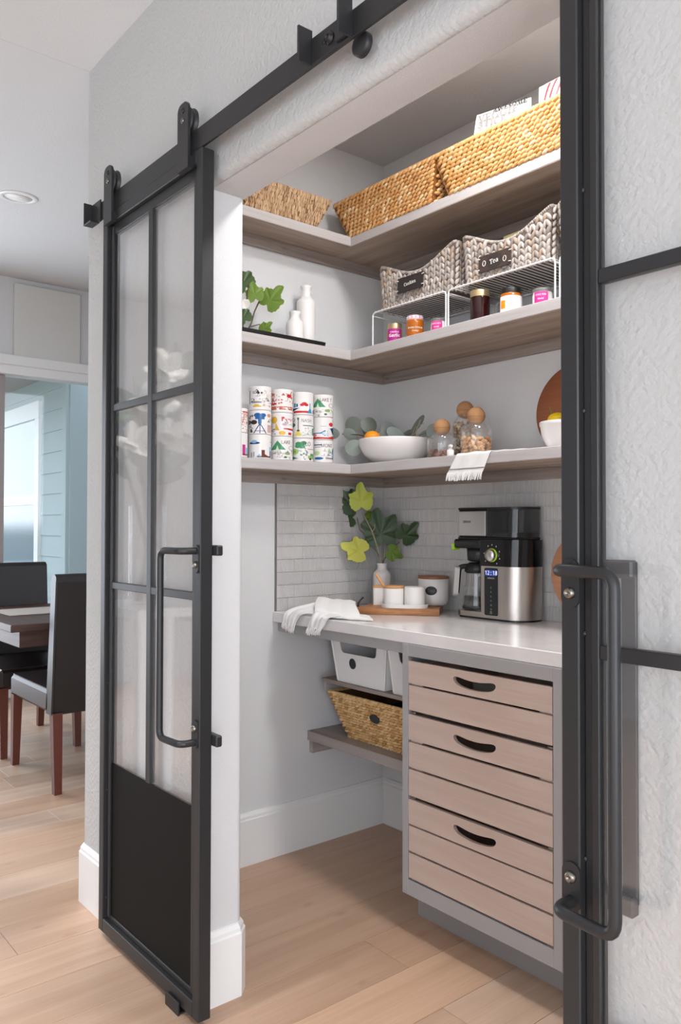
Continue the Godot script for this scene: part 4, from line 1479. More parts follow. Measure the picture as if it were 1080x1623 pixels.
	for k in 12:
		wrap_label(j, "check", 0.0292, 0.0735, 0.083, TAU * k / 12, TAU * (k + 0.5) / 12, M.paper)
	part(j, "lettering", lettering("Bonne Maman", 0.0085, 0.0005, 0.0324, VIEW_A, "Droid Serif"), M.paper, Transform3D(Basis(), Vector3(0, 0.04, 0)))
	part(j, "lettering", lettering("Orange", 0.0075, 0.0005, 0.0324, VIEW_A, "Droid Serif"), M.paper, Transform3D(Basis(), Vector3(0, 0.028, 0)))
	for t in [[0.553, "short white tub with pink label, third from the corner under the rack", 0.052, 0.0275], [0.992, "short white tub with pink label, last before the barn door", 0.056, 0.03]]:
		j = jar("spice_tub", t[1], t[0], z, t[3], t[2], 0.006, M.paper, mat("6f6e6c", 0.4), 0.98)
		wrap_label(j, "paper_label", t[3], 0.004, t[2] * 0.78, VIEW_A - 1.1, VIEW_A + 0.35, M.pink)
		part(j, "lettering", lettering("SPICE MIX", 0.007, 0.0005, t[3] + 0.001, VIEW_A - 0.4, "Droid Sans", 700), mat("f8dbe8", 0.5), Transform3D(Basis(), Vector3(0, t[2] * 0.62, 0)))
		part(j, "lettering", lettering("blend", 0.007, 0.0005, t[3] + 0.001, VIEW_A - 0.4, "Droid Sans", 700), mat("f8dbe8", 0.5), Transform3D(Basis(), Vector3(0, t[2] * 0.4, 0)))
	j = jar("jam_jar", "tall dark berry jam jar with brass screw lid under the second rack", 0.742, z, 0.0325, 0.108, 0.018, M.jam_dark, M.gold_lid, 0.95)
	j = jar("jam_jar", "amber jar with white label and black lid under the second rack", 0.87, z, 0.0345, 0.086, 0.014, M.jam_orange, M.soft_black, 0.9)
	wrap_label(j, "paper_label", 0.0347, 0.008, 0.058, VIEW_A - 1.4, VIEW_A + 1.3, M.paper)
	wrap_label(j, "print", 0.0352, 0.018, 0.044, VIEW_A - 1.2, VIEW_A - 0.7, M.orange)
	# left arm: black tray with two vases and a plant
	var tr := MB.new()
	var plan := round_rect(0.125, 0.41, 0.02)
	tr.xf = upright()
	tr.prism(plan, 0, 0.004)
	var fo := func(u: float, v: float) -> Vector3:
		var k := u * plan.size()
		var p := plan[int(k) % plan.size()].lerp(plan[(int(k) + 1) % plan.size()], k - floorf(k))
		return Vector3(p.x * (0.97 + 0.03 * v), 0.014 * v, -p.y * (0.985 + 0.015 * v))
	tr.xf = Transform3D()
	tr.sheet(fo, 48, 1, 0.004, true)
	single("tray", tr.done(), M.soft_black, "low black tray on the left arm of the middle shelf under the vases", "tray", at(0.088, S2 + 0.0005, 0.628))
	vase("vase", "tall narrow white ceramic bottle vase on the black tray", at(0.068, S2 + 0.005, 0.462), [Vector2(0, 0), Vector2(0.032, 0), Vector2(0.035, 0.004), Vector2(0.036, 0.02), Vector2(0.036, 0.165), Vector2(0.034, 0.176), Vector2(0.021, 0.187), Vector2(0.0185, 0.195), Vector2(0.0185, 0.222), Vector2(0.0215, 0.226), Vector2(0.0215, 0.234), Vector2(0.018, 0.234), Vector2(0.0155, 0.22), Vector2(0.0155, 0.19), Vector2(0, 0.17)])
	vase("vase", "short white ceramic bottle vase beside the taller one", at(0.11, S2 + 0.005, 0.545), [Vector2(0, 0), Vector2(0.031, 0), Vector2(0.033, 0.004), Vector2(0.0335, 0.015), Vector2(0.0335, 0.062), Vector2(0.031, 0.073), Vector2(0.02, 0.084), Vector2(0.018, 0.09), Vector2(0.018, 0.102), Vector2(0.0215, 0.109), Vector2(0.0215, 0.113), Vector2(0.017, 0.113), Vector2(0.015, 0.1), Vector2(0.015, 0.088), Vector2(0, 0.07)])
	var p := thing("leafy_plant", "dark green leafy plant with a pale bloom on the black tray behind the wall end", "plant", Vector3(0.09, S2 + 0.005, 0.745))
	var st := MB.new()
	st.tube([Vector3(0, 0, 0), Vector3(0.006, 0.05, -0.02), Vector3(0.0, 0.09, -0.035), Vector3(0.01, 0.13, -0.05)], 0.0028, 7)
	st.tube([Vector3(0, 0, 0.01), Vector3(-0.01, 0.06, 0.01), Vector3(0.01, 0.12, 0.005), Vector3(0, 0.18, -0.01)], 0.0025, 7)
	st.tube([Vector3(0.0, 0.03, -0.01), Vector3(0.01, 0.045, -0.05), Vector3(0.01, 0.02, -0.08)], 0.002, 7)
	part(p, "stem", st.done(), M.stem)
	var specs2 := [[Vector3(0.0, 0.155, -0.012), 0.115, M.green_dark, 0.55, 1.35], [Vector3(0.012, 0.10, -0.065), 0.112, M.green_mid, -0.75, 1.1], [Vector3(0.02, 0.115, -0.03), 0.085, M.green_mid, 0.2, 0.9], [Vector3(0.02, 0.035, 0.005), 0.08, M.green_dark, 0.6, 0.7], [Vector3(0.015, 0.012, -0.05), 0.06, M.green_mid, -0.9, 0.2], [Vector3(-0.02, 0.19, 0.03), 0.1, M.green_dark, 1.0, 1.3], [Vector3(0.02, 0.06, 0.06), 0.08, M.green_dark, 1.6, 0.9]]
	for q in specs2:
		var lf := MB.new()
		fig_leaf(lf, q[1], 3)
		part(p, "leaf", lf.done(), q[2], Transform3D(Basis(Vector3(0.6, 0.25, 0.76), q[3]) * face_view(), q[0]))
	for k in 3:
		var lf := MB.new()
		petal(lf, 0.032)
		part(p, "petal", lf.done(), M.petal, Transform3D(Basis(Vector3(0.8, 0, 0.6), -0.3 + 0.35 * k) * face_view(), Vector3(0.03, 0.085, 0.022)))


func vase(called: String, label: String, where: Transform3D, pr: Array, m: Material = null) -> void:
	var b := MB.new()
	b.lathe(pr, 40)
	single(called, b.done(), m if m else M.ceramic, label, "vase", where)


# turns a leaf made in the local xy plane to face the camera
func face_view() -> Basis:
	return Basis(Vector3.UP, 0.88)


# a lobed leaf in the xy plane, stalk at the origin, tip towards +y
func fig_leaf(b: MB, size: float, lobes := 3) -> void:
	var angs := [0.0, 1.0, -1.0] if lobes == 3 else [0.0, 0.85, -0.85, 1.75, -1.75]
	var lens := [1.0, 0.76, 0.73] if lobes == 3 else [1.0, 0.9, 0.86, 0.62, 0.6]
	var f := func(u: float, v: float) -> Vector3:
		var th := TAU * u
		var r := 0.38
		for k in angs.size():
			var d := wrapf(th - angs[k], -PI, PI)
			r = maxf(r, lens[k] * 0.62 * exp(-pow(absf(d) / 0.6, 1.9)))
		r += 0.035 * (0.5 - 0.5 * cos(th)) * 0.0
		r *= 1.0 + 0.03 * sin(th * 17.0)
		# pull in at the stalk
		r *= 1.0 - 0.55 * exp(-pow(wrapf(th - PI, -PI, PI) / 0.4, 2.0))
		var p := Vector2(sin(th), cos(th)) * r * v
		var vein := 0.0
		for k in angs.size():
			var d := wrapf(th - angs[k], -PI, PI)
			vein = maxf(vein, exp(-pow(d / 0.16, 2.0)))
		var z := 0.05 * v * (0.5 - vein) * (1.0 - 0.4 * v) - 0.12 * p.y * p.y - 0.1 * p.x * p.x
		return Vector3(p.x, p.y + 0.36, z) * size
	b.sheet(f, 60, 6, 0.0006, true)


func round_leaf(b: MB, size: float, slim := 1.0) -> void:
	var f := func(u: float, v: float) -> Vector3:
		var th := TAU * u
		var p := Vector2(sin(th) * slim * (1.0 + 0.08 * cos(th)), cos(th)) * 0.5 * v
		return Vector3(p.x, p.y + 0.5, -0.35 * p.x * p.x - 0.15 * p.y * p.y + 0.05 * absf(p.x)) * size
	b.sheet(f, 24, 4, 0.0007, true)


func petal(b: MB, size: float) -> void:
	var f := func(u: float, v: float) -> Vector3:
		var w := 0.36 * pow(sin(PI * (0.06 + 0.9 * v)), 0.8)
		var x := (u - 0.5) * 2.0 * w
		return Vector3(x, v, 0.9 * x * x + 0.25 * v * v) * size
	b.sheet(f, 8, 8, 0.0008)


# ---------------------------------------------------------------- mugs
class Pad:
	# draws flat print into one cell of the mug atlas
	var im: Image
	var ox := 0
	var oy := 0
	var w := 256
	var h := 128
	func px(x: int, y: int, c: Color) -> void:
		if x >= 0 and y >= 0 and x < w and y < h:
			im.set_pixel(ox + x, oy + y, c)
	func rect(x: float, y: float, a: float, b: float, c: Color) -> void:
		for j in range(int(y), int(y + b)):
			for i in range(int(x), int(x + a)):
				px(i, j, c)
	func disc(x: float, y: float, r: float, c: Color, ry := 0.0) -> void:
		var q := ry if ry > 0.0 else r
		for j in range(int(y - q), int(y + q) + 1):
			for i in range(int(x - r), int(x + r) + 1):
				if pow((i - x) / r, 2.0) + pow((j - y) / q, 2.0) <= 1.0:
					px(i, j, c)
	func ring(x: float, y: float, r: float, t: float, c: Color) -> void:
		for j in range(int(y - r), int(y + r) + 1):
			for i in range(int(x - r), int(x + r) + 1):
				var d := Vector2(i - x, j - y).length()
				if d <= r and d >= r - t:
					px(i, j, c)
	func line(x0: float, y0: float, x1: float, y1: float, t: float, c: Color) -> void:
		var a := Vector2(x0, y0)
		var b := Vector2(x1, y1)
		for j in range(int(minf(y0, y1) - t), int(maxf(y0, y1) + t) + 1):
			for i in range(int(minf(x0, x1) - t), int(maxf(x0, x1) + t) + 1):
				if Geometry2D.get_closest_point_to_segment(Vector2(i, j), a, b).distance_to(Vector2(i, j)) <= t * 0.5:
					px(i, j, c)
	func poly(p: Array, c: Color) -> void:
		var q := PackedVector2Array(p)
		var lo := q[0]
		var hi := q[0]
		for v in q:
			lo = lo.min(v)
			hi = hi.max(v)
		for j in range(int(lo.y), int(hi.y) + 1):
			for i in range(int(lo.x), int(hi.x) + 1):
				if Geometry2D.is_point_in_polygon(Vector2(i, j), q):
					px(i, j, c)
	# little doodles in a grid, like the fine line art on the mugs
	func doodles(r: RandomNumberGenerator, x: float, y: float, a: float, b: float, cols: Array, n: int) -> void:
		for k in n:
			var c: Color = cols[r.randi() % cols.size()]
			var u := x + r.randf() * a
			var v := y + r.randf() * b
			var s := r.randf_range(3, 8)
			match r.randi() % 5:
				0: ring(u, v, s, 2, c)
				1: line(u - s, v, u + s, v + r.randf_range(-5, 5), 2.2, c)
				2: rect(u, v, s, s * 1.4, c)
				3: line(u, v - s, u, v + s, 2.4, c)
				4: poly([Vector2(u, v - s), Vector2(u + s, v + s), Vector2(u - s, v + s)], c)


func mug_print(k: int, p: Pad, r: RandomNumberGenerator) -> void:
	var blue := Color("1f5f9e")
	var navy := Color("1d3f73")
	var red := Color("c2272d")
	var green := Color("4a9468")
	var dk := Color("2e2a2a")
	var brown := Color("6d3a2e")
	var gold := Color("e0b13c")
	var sky := Color("7fb2d6")
	var grey := Color("8d8a92")
	var rust := Color("b9553a")
	var cx := 128.0
	p.rect(0, 0, 256, 128, Color("ece9e6"))
	match k:
		0:   # grey line art with a yellow taxi
			p.rect(84, 20, 5, 76, dk)
			p.doodles(r, 98, 15, 40, 70, [dk, grey], 14)
			p.rect(98, 82, 36, 10, grey)
			p.rect(104, 106, 30, 8, gold)
			p.rect(110, 100, 16, 7, gold)
			p.doodles(r, 140, 14, 60, 100, [Color("b9a9c4"), grey, Color("c9b58a")], 40)
		1:   # blue film camera on legs, sunglasses
			p.disc(118, 22, 13, blue)
			p.disc(138, 22, 11, blue)
			p.rect(110, 30, 34, 16, blue)
			p.rect(121, 46, 12, 26, blue)
			for t in [-22, 0, 22]:
				p.line(127, 70, 127 + t, 124, 3.5, navy)
			p.line(110, 112, 146, 112, 2, navy)
			p.disc(80, 62, 13, dk)
			p.disc(104, 62, 13, dk)
			p.doodles(r, 70, 78, 34, 40, [dk], 12)
			p.doodles(r, 66, 12, 34, 26, [grey, dk, brown], 10)
			p.disc(164, 22, 10, Color("c98b6b"))
			p.rect(156, 76, 24, 44, Color("c9a69a"))
			p.doodles(r, 160, 40, 50, 30, [dk, grey], 12)
			p.doodles(r, 186, 40, 30, 70, [dk], 14)
		2:   # blue hat, skyline
			p.disc(104, 42, 22, navy, 7)
			p.disc(104, 34, 12, sky, 9)
			p.rect(170, 32, 24, 4, grey)
			p.rect(132, 82, 12, 42, brown)
			p.poly([Vector2(138, 100), Vector2(164, 122), Vector2(128, 124)], brown)
			p.rect(166, 62, 10, 62, sky)
			p.rect(168, 86, 8, 38, navy)
			p.rect(184, 68, 9, 56, brown)
			p.poly([Vector2(110, 122), Vector2(125, 104), Vector2(136, 124)], sky)
			p.rect(92, 96, 5, 26, grey)
			p.rect(102, 92, 4, 30, grey)
			p.rect(150, 116, 20, 8, brown)
			p.rect(118, 118, 20, 6, brown)
		3:   # red city line art, guitar
			p.doodles(r, 78, 12, 24, 76, [red, rust], 22)
			p.rect(80, 76, 30, 10, red)
			p.rect(78, 96, 100, 20, Color("c06a52"))
			p.doodles(r, 92, 100, 90, 14, [Color("ece9e6")], 10)
			p.disc(158, 34, 11, red)
			p.line(162, 28, 172, 6, 4, red)
			p.doodles(r, 108, 18, 80, 60, [Color("c9a07f"), rust, red], 26)
		4:   # gold and red
			p.disc(96, 36, 14, gold, 20)
			p.poly([Vector2(104, 50), Vector2(118, 96), Vector2(100, 96)], gold)
			p.line(128, 20, 128, 42, 4, red)
			p.disc(131, 24, 6, red)
			for t in 5:
				p.line(140 + t * 10, 30, 146 + t * 10, 42 - (t % 2) * 10, 4, red)
			p.doodles(r, 128, 50, 66, 24, [Color("c9a3b5"), grey], 18)
			p.rect(134, 84, 64, 5, red)
			p.poly([Vector2(134, 90), Vector2(198, 86), Vector2(198, 100)], red)
			p.rect(152, 108, 16, 14, red)
			p.disc(128, 112, 12, gold)
			p.doodles(r, 72, 70, 30, 50, [grey, Color("c9a3b5")], 12)
		5, 6:   # green tent of trees
			p.poly([Vector2(112, 18), Vector2(142, 70), Vector2(82, 70)], green)
			p.poly([Vector2(112, 44), Vector2(118, 70), Vector2(106, 70)], Color("cfe0d2"))
			p.doodles(r, 78, 78, 60, 40, [Color("a9a6a2"), Color("c7b9a0")], 22)
			p.disc(150, 92, 12, Color("8fae6c"), 9)
			p.ring(168, 60, 13, 2, grey)
			p.disc(142, 114, 6, Color("3c6f52"))
			p.doodles(r, 150, 70, 50, 50, [grey, Color("b0c79a")], 14)
		7:   # red flower, blue building, red band
			p.rect(92, 62, 10, 24, Color("3f8fb5"))
			p.rect(104, 66, 6, 18, navy)
			p.disc(134, 66, 10, red)
			p.disc(126, 72, 8, red)
			p.disc(142, 72, 8, red)
			p.rect(90, 108, 74, 12, red)
			p.poly([Vector2(76, 110), Vector2(86, 92), Vector2(116, 90), Vector2(92, 106)], navy)
			p.rect(156, 62, 4, 58, Color("3f8fb5"))
			p.poly([Vector2(146, 120), Vector2(158, 84), Vector2(168, 120)], Color("3f8fb5"))
			p.poly([Vector2(172, 120), Vector2(186, 82), Vector2(196, 120)], Color("8d4a6b"))
			p.rect(176, 100, 24, 20, navy)
		8:   # guitars in green and yellow
			p.line(112, 12, 112, 80, 4, grey)
			p.rect(108, 10, 8, 12, Color("3c6f52"))
			p.poly([Vector2(112, 78), Vector2(126, 116), Vector2(98, 116)], Color("e3cf5a"))
			p.disc(112, 86, 6, Color("4f6b3a"))
			p.disc(88, 52, 12, Color("4f7f55"))
			p.poly([Vector2(80, 84), Vector2(92, 118), Vector2(72, 118)], gold)
			p.rect(130, 54, 66, 6, Color("5f8f7c"))
			p.rect(170, 70, 26, 42, green)
			p.doodles(r, 128, 66, 38, 52, [Color("9fc2a8"), Color("c9c6c0")], 16)
			p.ring(86, 22, 12, 3, grey)
		9:   # clover, lime, car
			for q in [[112, 26], [132, 22], [126, 42], [110, 40]]:
				p.disc(q[0], q[1], 12, green)
			p.line(122, 36, 138, 54, 4, green)
			p.disc(96, 72, 17, Color("8fb45a"))
			p.ring(96, 72, 13, 3, Color("cfe0a8"))
			p.rect(150, 96, 46, 18, Color("8fb45a"))
			p.rect(160, 84, 26, 14, green)
			p.disc(160, 116, 6, dk)
			p.disc(186, 116, 6, dk)
			p.poly([Vector2(72, 94), Vector2(112, 112), Vector2(72, 120)], Color("2f7a54"))
			p.doodles(r, 118, 60, 26, 56, [grey, green], 12)
			p.rect(148, 56, 48, 4, grey)
		10:   # red sun over blue peak, red band
			p.disc(166, 36, 12, red)
			p.poly([Vector2(150, 64), Vector2(186, 52), Vector2(200, 94), Vector2(172, 96)], navy)
			p.poly([Vector2(150, 64), Vector2(160, 62), Vector2(176, 96), Vector2(160, 92)], Color("ece9e6"))
			p.line(90, 90, 124, 90, 5, blue)
			p.line(122, 90, 138, 76, 6, blue)
			p.poly([Vector2(84, 112), Vector2(150, 116), Vector2(190, 100), Vector2(190, 124), Vector2(84, 124)], red)
			p.disc(88, 102, 18, Color("d98a7c"), 10)
			p.disc(80, 58, 11, dk)
			p.rect(122, 48, 22, 2, grey)
			p.doodles(r, 128, 80, 24, 24, [sky], 8)
		11:   # blue and green line art
			p.rect(92, 20, 32, 6, navy)
			p.rect(96, 34, 24, 4, grey)
			p.disc(104, 72, 13, Color("b7cf9a"))
			p.disc(112, 104, 18, blue, 8)
			p.disc(154, 60, 6, Color("a9cf9a"), 16)
			p.disc(188, 60, 18, Color("4f7fa5"), 22)
			p.disc(186, 88, 10, navy)
			p.rect(140, 100, 54, 9, grey)
			p.doodles(r, 128, 40, 50, 60, [sky, grey], 16)
			p.rect(70, 30, 10, 84, Color("8d8fb0"))
		12:   # red and orange
			p.doodles(r, 140, 10, 60, 108, [red, rust, Color("d08a5c")], 60)
			p.rect(150, 12, 40, 6, red)
		13:   # pink and blue skyline
			p.rect(150, 60, 14, 60, Color("c0418a"))
			p.rect(166, 76, 14, 44, sky)
			p.poly([Vector2(176, 120), Vector2(190, 100), Vector2(204, 120)], Color("5a4a8a"))
			p.rect(150, 112, 50, 8, Color("8a2c3a"))


func build_mug_shelf() -> void:
	var im := Image.create(1024, 512, false, Image.FORMAT_RGB8)
	var r := RandomNumberGenerator.new()
	r.seed = 77
	for k in 14:
		var p := Pad.new()
		p.im = im
		p.ox = (k % 4) * 256
		p.oy = int(k / 4) * 128
		mug_print(k, p, r)
	var m := mat("ffffff", 0.25)
	m.albedo_texture = tex(im)
	var rad := 0.0405
	var hgt := 0.086
	# columns from the photograph's left; each from the bottom up: [print, label, word]
	var cols := [
		[0.795, [[13, "pink and blue skyline print, bottom mug half hidden at the wall end", ""], [12, "red and orange line print, upper mug half hidden at the wall end", ""]]],
		[0.695, [[2, "blue hat and brown skyline print, bottom of the leftmost full stack", ""], [1, "blue film camera print, middle of the leftmost full stack", ""], [0, "grey line print with yellow taxi, top of the leftmost full stack", ""]]],
		[0.60, [[5, "green tree print, bottom of the second full stack", "LAKE"], [4, "gold and red print, middle of the second full stack", ""], [3, "red city line print, top of the second full stack", ""]]],
		[0.505, [[9, "green clover print, bottom of the third full stack", "FLO"], [8, "green and yellow guitar print, middle of the third full stack", "NASH"], [7, "red flower and blue building print, top of the third full stack", ""]]],
		[0.41, [[11, "blue and green print, bottom of the stack nearest the bowl", "MONT"], [10, "red sun and blue peak print, middle of the stack nearest the bowl", ""], [6, "green tree print, top of the stack nearest the bowl", "LAKE T"]]],
	]
	for c in cols:
		var lev := 0
		for q in c[1]:
			var face := atan2(-(2.2929 - c[0]), 2.4992 - 0.105) + rng.randf_range(-0.08, 0.08)
			var o := thing("mug", "white mug with " + q[1], "mug", Vector3(0.105, S3 + lev * hgt, c[0]), "stacked souvenir mugs on the lowest shelf", face + PI)
			var b := MB.new()
			# outer wall carries the print: uv cut to this mug's cell
			var k: int = q[0]
			var f := func(u: float, v: float) -> Vector3:
				var a := TAU * u
				return Vector3(cos(a) * rad, 0.004 + v * (hgt - 0.008), -sin(a) * rad)
			var st := b.st
			b.smooth(true)
			for i in 48:
				for j in 2:
					var u0 := i / 48.0
					var u1 := (i + 1) / 48.0
					var v0 := j / 2.0
					var v1 := (j + 1) / 2.0
					var uvf := func(u: float, v: float) -> Vector2: return Vector2((k % 4 + 0.01 + 0.98 * u) / 4.0, (int(k / 4) + 0.01 + 0.98 * (1.0 - v)) / 4.0)
					b.quad(f.call(u0, v0), f.call(fmod(u1, 1.0), v0), f.call(fmod(u1, 1.0), v1), f.call(u0, v1), uvf.call(u0, v0), uvf.call(u1, v0), uvf.call(u1, v1), uvf.call(u0, v1))
			part(o, "body", b.done(), m)
			b = MB.new()
			b.lathe([Vector2(rad, hgt - 0.0042), Vector2(rad, hgt - 0.001), Vector2(rad - 0.0015, hgt - 0.0002), Vector2(rad - 0.003, hgt - 0.001), Vector2(rad - 0.0035, hgt - 0.006), Vector2(rad - 0.0035, 0.006), Vector2(0, 0.005)], 48)
			b.lathe([Vector2(0, 0.0015), Vector2(rad - 0.008, 0.0), Vector2(rad - 0.003, 0.0), Vector2(rad, 0.0042)], 48)
			part(o, "rim", b.done(), M.ceramic)
			b = MB.new()
			b.tube(fillet([Vector3(rad - 0.001, hgt * 0.8, 0), Vector3(rad + 0.026, hgt * 0.78, 0), Vector3(rad + 0.024, hgt * 0.25, 0), Vector3(rad - 0.001, hgt * 0.2, 0)], 0.014, 5), 0.0052, 10)
			part(o, "handle", b.done(), M.ceramic)
			if q[2] != "":
				part(o, "lettering", lettering(q[2], 0.017 if q[2].length() > 3 else 0.02, 0.0004, rad + 0.0002, PI + 0.42), M.sticker if lev != 1 else mat("6d6a68", 0.6), at(0, hgt * 0.76, 0))
			lev += 1


# ---------------------------------------------------------------- right arm of the lowest shelf
func build_right_shelf_things() -> void:
	# the wide bowl with greenery and an orange
	var b := MB.new()
	b.lathe([Vector2(0, 0), Vector2(0.062, 0), Vector2(0.068, 0.004), Vector2(0.09, 0.012), Vector2(0.12, 0.034), Vector2(0.137, 0.066), Vector2(0.141, 0.088), Vector2(0.1405, 0.092), Vector2(0.137, 0.092), Vector2(0.132, 0.068), Vector2(0.114, 0.036), Vector2(0.08, 0.014), Vector2(0, 0.01)], 64)
	single("serving_bowl", b.done(), M.ceramic, "wide white ceramic bowl with greenery and an orange in the shelf corner", "bowl", at(0.272, S3 + 0.0005, 0.187))
	var o := thing("orange", "ripe orange at the left rim of the wide white bowl", "orange", Vector3(0.222, S3 + 0.098, 0.262))
	b = MB.new()
	b.ball(Vector3.ZERO, Vector3(0.031, 0.029, 0.031), 28, 18)
	part(o, "peel", b.done(), bumpy(mat("f59a13", 0.45), M.linen.heightmap_texture, Vector3(14, 14, 14), 0.05))
	b = MB.new()
	b.ball(Vector3(0.004, 0.0288, 0.006), Vector3(0.003, 0.0015, 0.003), 8, 6)
	part(o, "stem_end", b.done(), M.stem)
	var e := thing("eucalyptus_sprig", "grey green eucalyptus sprig hanging over the left side of the wide bowl", "greenery", Vector3(0.17, S3 + 0.092, 0.215))
	b = MB.new()
	b.tube([Vector3(0.06, -0.03, -0.02), Vector3(0, 0.015, 0), Vector3(-0.05, 0.03, 0.03), Vector3(-0.105, 0.035, 0.065)], 0.0022, 7)
	part(e, "stem", b.done(), M.stem)
	for q in [[Vector3(-0.115, 0.035, 0.07), 0.062, 1.5, 0.8], [Vector3(-0.07, 0.035, 0.045), 0.068, -0.1, 1.0], [Vector3(-0.025, 0.0, 0.04), 0.068, 2.3, 1.0], [Vector3(0.0, 0.035, 0.0), 0.064, 0.35, 1.1], [Vector3(0.035, 0.02, -0.03), 0.062, -0.55, 1.0], [Vector3(-0.02, 0.02, 0.0), 0.056, 0.1, 0.9], [Vector3(-0.06, 0.02, 0.03), 0.056, 1.1, 0.8]]:
		b = MB.new()
		round_leaf(b, q[1], q[3])
		part(e, "leaf", b.done(), M.eucalyptus if rng.randf() < 0.7 else M.eucalyptus_dark, Transform3D(face_view() * Basis(Vector3.BACK, q[2]) * Basis(Vector3.UP, rng.randf_range(-0.5, 0.5)), q[0]))
	e = thing("eucalyptus_sprig", "grey green eucalyptus sprig lying in the right side of the wide bowl", "greenery", Vector3(0.31, S3 + 0.085, 0.17))
	b = MB.new()
	b.tube([Vector3(-0.06, 0.0, 0.02), Vector3(0, 0.008, 0), Vector3(0.03, 0.03, -0.02), Vector3(0.05, 0.08, -0.03)], 0.0025, 7)
	b.tube([Vector3(0.0, 0.008, 0), Vector3(0.05, 0.03, -0.04), Vector3(0.075, 0.045, -0.06)], 0.002, 7)
	b.tube([Vector3(0.02, 0.0, 0), Vector3(0.03, 0.05, -0.02), Vector3(0.055, 0.07, -0.045)], 0.0018, 7)
	part(e, "stem", b.done(), M.stem_pale)
	for q in [[Vector3(-0.04, 0.005, 0.02), 0.075, 1.25, 0.5], [Vector3(0.0, 0.0, 0.0), 0.085, 0.95, 0.55], [Vector3(-0.02, 0.002, 0.01), 0.07, -1.0, 0.6], [Vector3(0.02, 0.03, -0.01), 0.085, -0.62, 0.3], [Vector3(0.075, 0.012, -0.05), 0.06, -0.6, 0.95], [Vector3(0.04, 0.02, -0.03), 0.06, -1.2, 0.35], [Vector3(-0.07, 0.0, 0.03), 0.05, 1.5, 0.45]]:
		b = MB.new()
		round_leaf(b, q[1], q[3])
		part(e, "leaf", b.done(), M.eucalyptus_dark if rng.randf() < 0.65 else M.eucalyptus, Transform3D(face_view() * Basis(Vector3.BACK, q[2]) * Basis(Vector3.UP, rng.randf_range(-0.4, 0.4)), q[0]))
	# three glass jars with ball stoppers
	glass_jar("short glass jar with cork ball stopper, almonds at the bottom, left of the three", Vector3(0.535, S3, 0.21), 0.052, 0.098, 0.03, [lin("7a4a30"), lin("9a664a"), lin("5c3524")], 0.028, Vector3(0.010, 0.006, 0.006))
	glass_jar("tall glass jar full of pistachios with dark cork ball, behind the other two", Vector3(0.56, S3, 0.115), 0.046, 0.165, 0.0315, [lin("c2a77c"), lin("8a6a45"), lin("e0cfa8")], 0.14, Vector3(0.0085, 0.0065, 0.006))
	glass_jar("wide glass jar of cashews with cork ball stopper, right of the three", Vector3(0.69, S3, 0.205), 0.054, 0.122, 0.031, [lin("c9935a"), lin("e2b985"), lin("b87f48")], 0.062, Vector3(0.011, 0.006, 0.0065))
	# little white pump head in front of the jars
	o = thing("soap_pump", "tiny white pump bottle in front of the glass jars", "pump bottle", Vector3(0.648, S3, 0.288))
	b = MB.new()
	b.lathe([Vector2(0, 0), Vector2(0.011, 0), Vector2(0.012, 0.003), Vector2(0.012, 0.02), Vector2(0.005, 0.024), Vector2(0.005, 0.03), Vector2(0, 0.03)], 20)
	part(o, "bottle", b.done(), M.ceramic)
	b = MB.new()
	b.tube(fillet([Vector3(0.014, 0.033, 0.01), Vector3(0, 0.034, 0), Vector3(-0.014, 0.034, -0.01), Vector3(-0.018, 0.026, -0.013)], 0.005, 4), 0.0045, 8)
	b.ball(Vector3(0, 0.034, 0), Vector3(0.008, 0.006, 0.008), 10, 6)
	part(o, "spout", b.done(), M.ceramic)
	# fringed towel hanging over the edge
	var tw := thing("hand_towel", "white fringed linen towel draped over the lowest shelf's front edge", "towel", Vector3(0.78, S3, SZ))
	var ff := func(u: float, v: float) -> Vector3:
		# v: from the back of the shelf (0) over the edge to the hem (1)
		var lie := 0.12
		var hang := 0.062
		var s := v * (lie + hang)
		var w := lerpf(0.12, 0.15, v)
		var x := (u - 0.5) * w - 0.008 + (lie - minf(s, lie)) * 0.55 - maxf(s - lie, 0.0) * 0.55
		var wave := 0.0025 * sin(u * 15.0 + 1.0) * clampf((s - lie * 0.6) * 20.0, 0.0, 1.0)
		if s < lie - 0.004:
			return Vector3(x, 0.003 + 0.003 * pow(sin(u * PI), 2.0) * v + 0.001 * sin(u * 9.0 + v * 6.0), -lie + s)
		var t := s - lie + 0.004
		var a := minf(t / 0.006, 1.0) * PI / 2
		return Vector3(x, 0.003 - 0.004 * (1.0 - cos(a)) - maxf(t - 0.006, 0.0), 0.0045 * sin(a) + wave - 0.001 + maxf(t, 0.0) * 0.05)
	b = MB.new()
	b.sheet(ff, 26, 34, 0.002)
	part(tw, "cloth", b.done(), M.linen)
	b = MB.new()
	var flap := func(u: float, v: float) -> Vector3:
		return Vector3(lerpf(0.04, 0.21, u), 0.003 + 0.004 * sin(PI * u) * (1.0 - v) + 0.0008 * sin(u * 20.0), lerpf(-0.13, -0.004, v) - 0.05 * u * u)
	b.sheet(flap, 20, 10, 0.003)
	part(tw, "flap", b.done(), M.linen)
	b = MB.new()
	var hem := func(u: float, v: float) -> Vector3:
		var p: Vector3 = ff.call(u, 0.92 + 0.02 * v)
		return p + Vector3(0, 0, 0.0016)
	b.sheet(hem, 26, 1, 0.0006)
	part(tw, "hem_stitch", b.done(), mat("8f8d8b", 0.9))
	var fr := []
	for i in 46:
		var u := (i + 0.5) / 46
		var p: Vector3 = ff.call(u, 1.0)
		var sw := rng.randf_range(-0.006, 0.004)
		b = MB.new()
		fr.append([p, sw])
	b = MB.new()
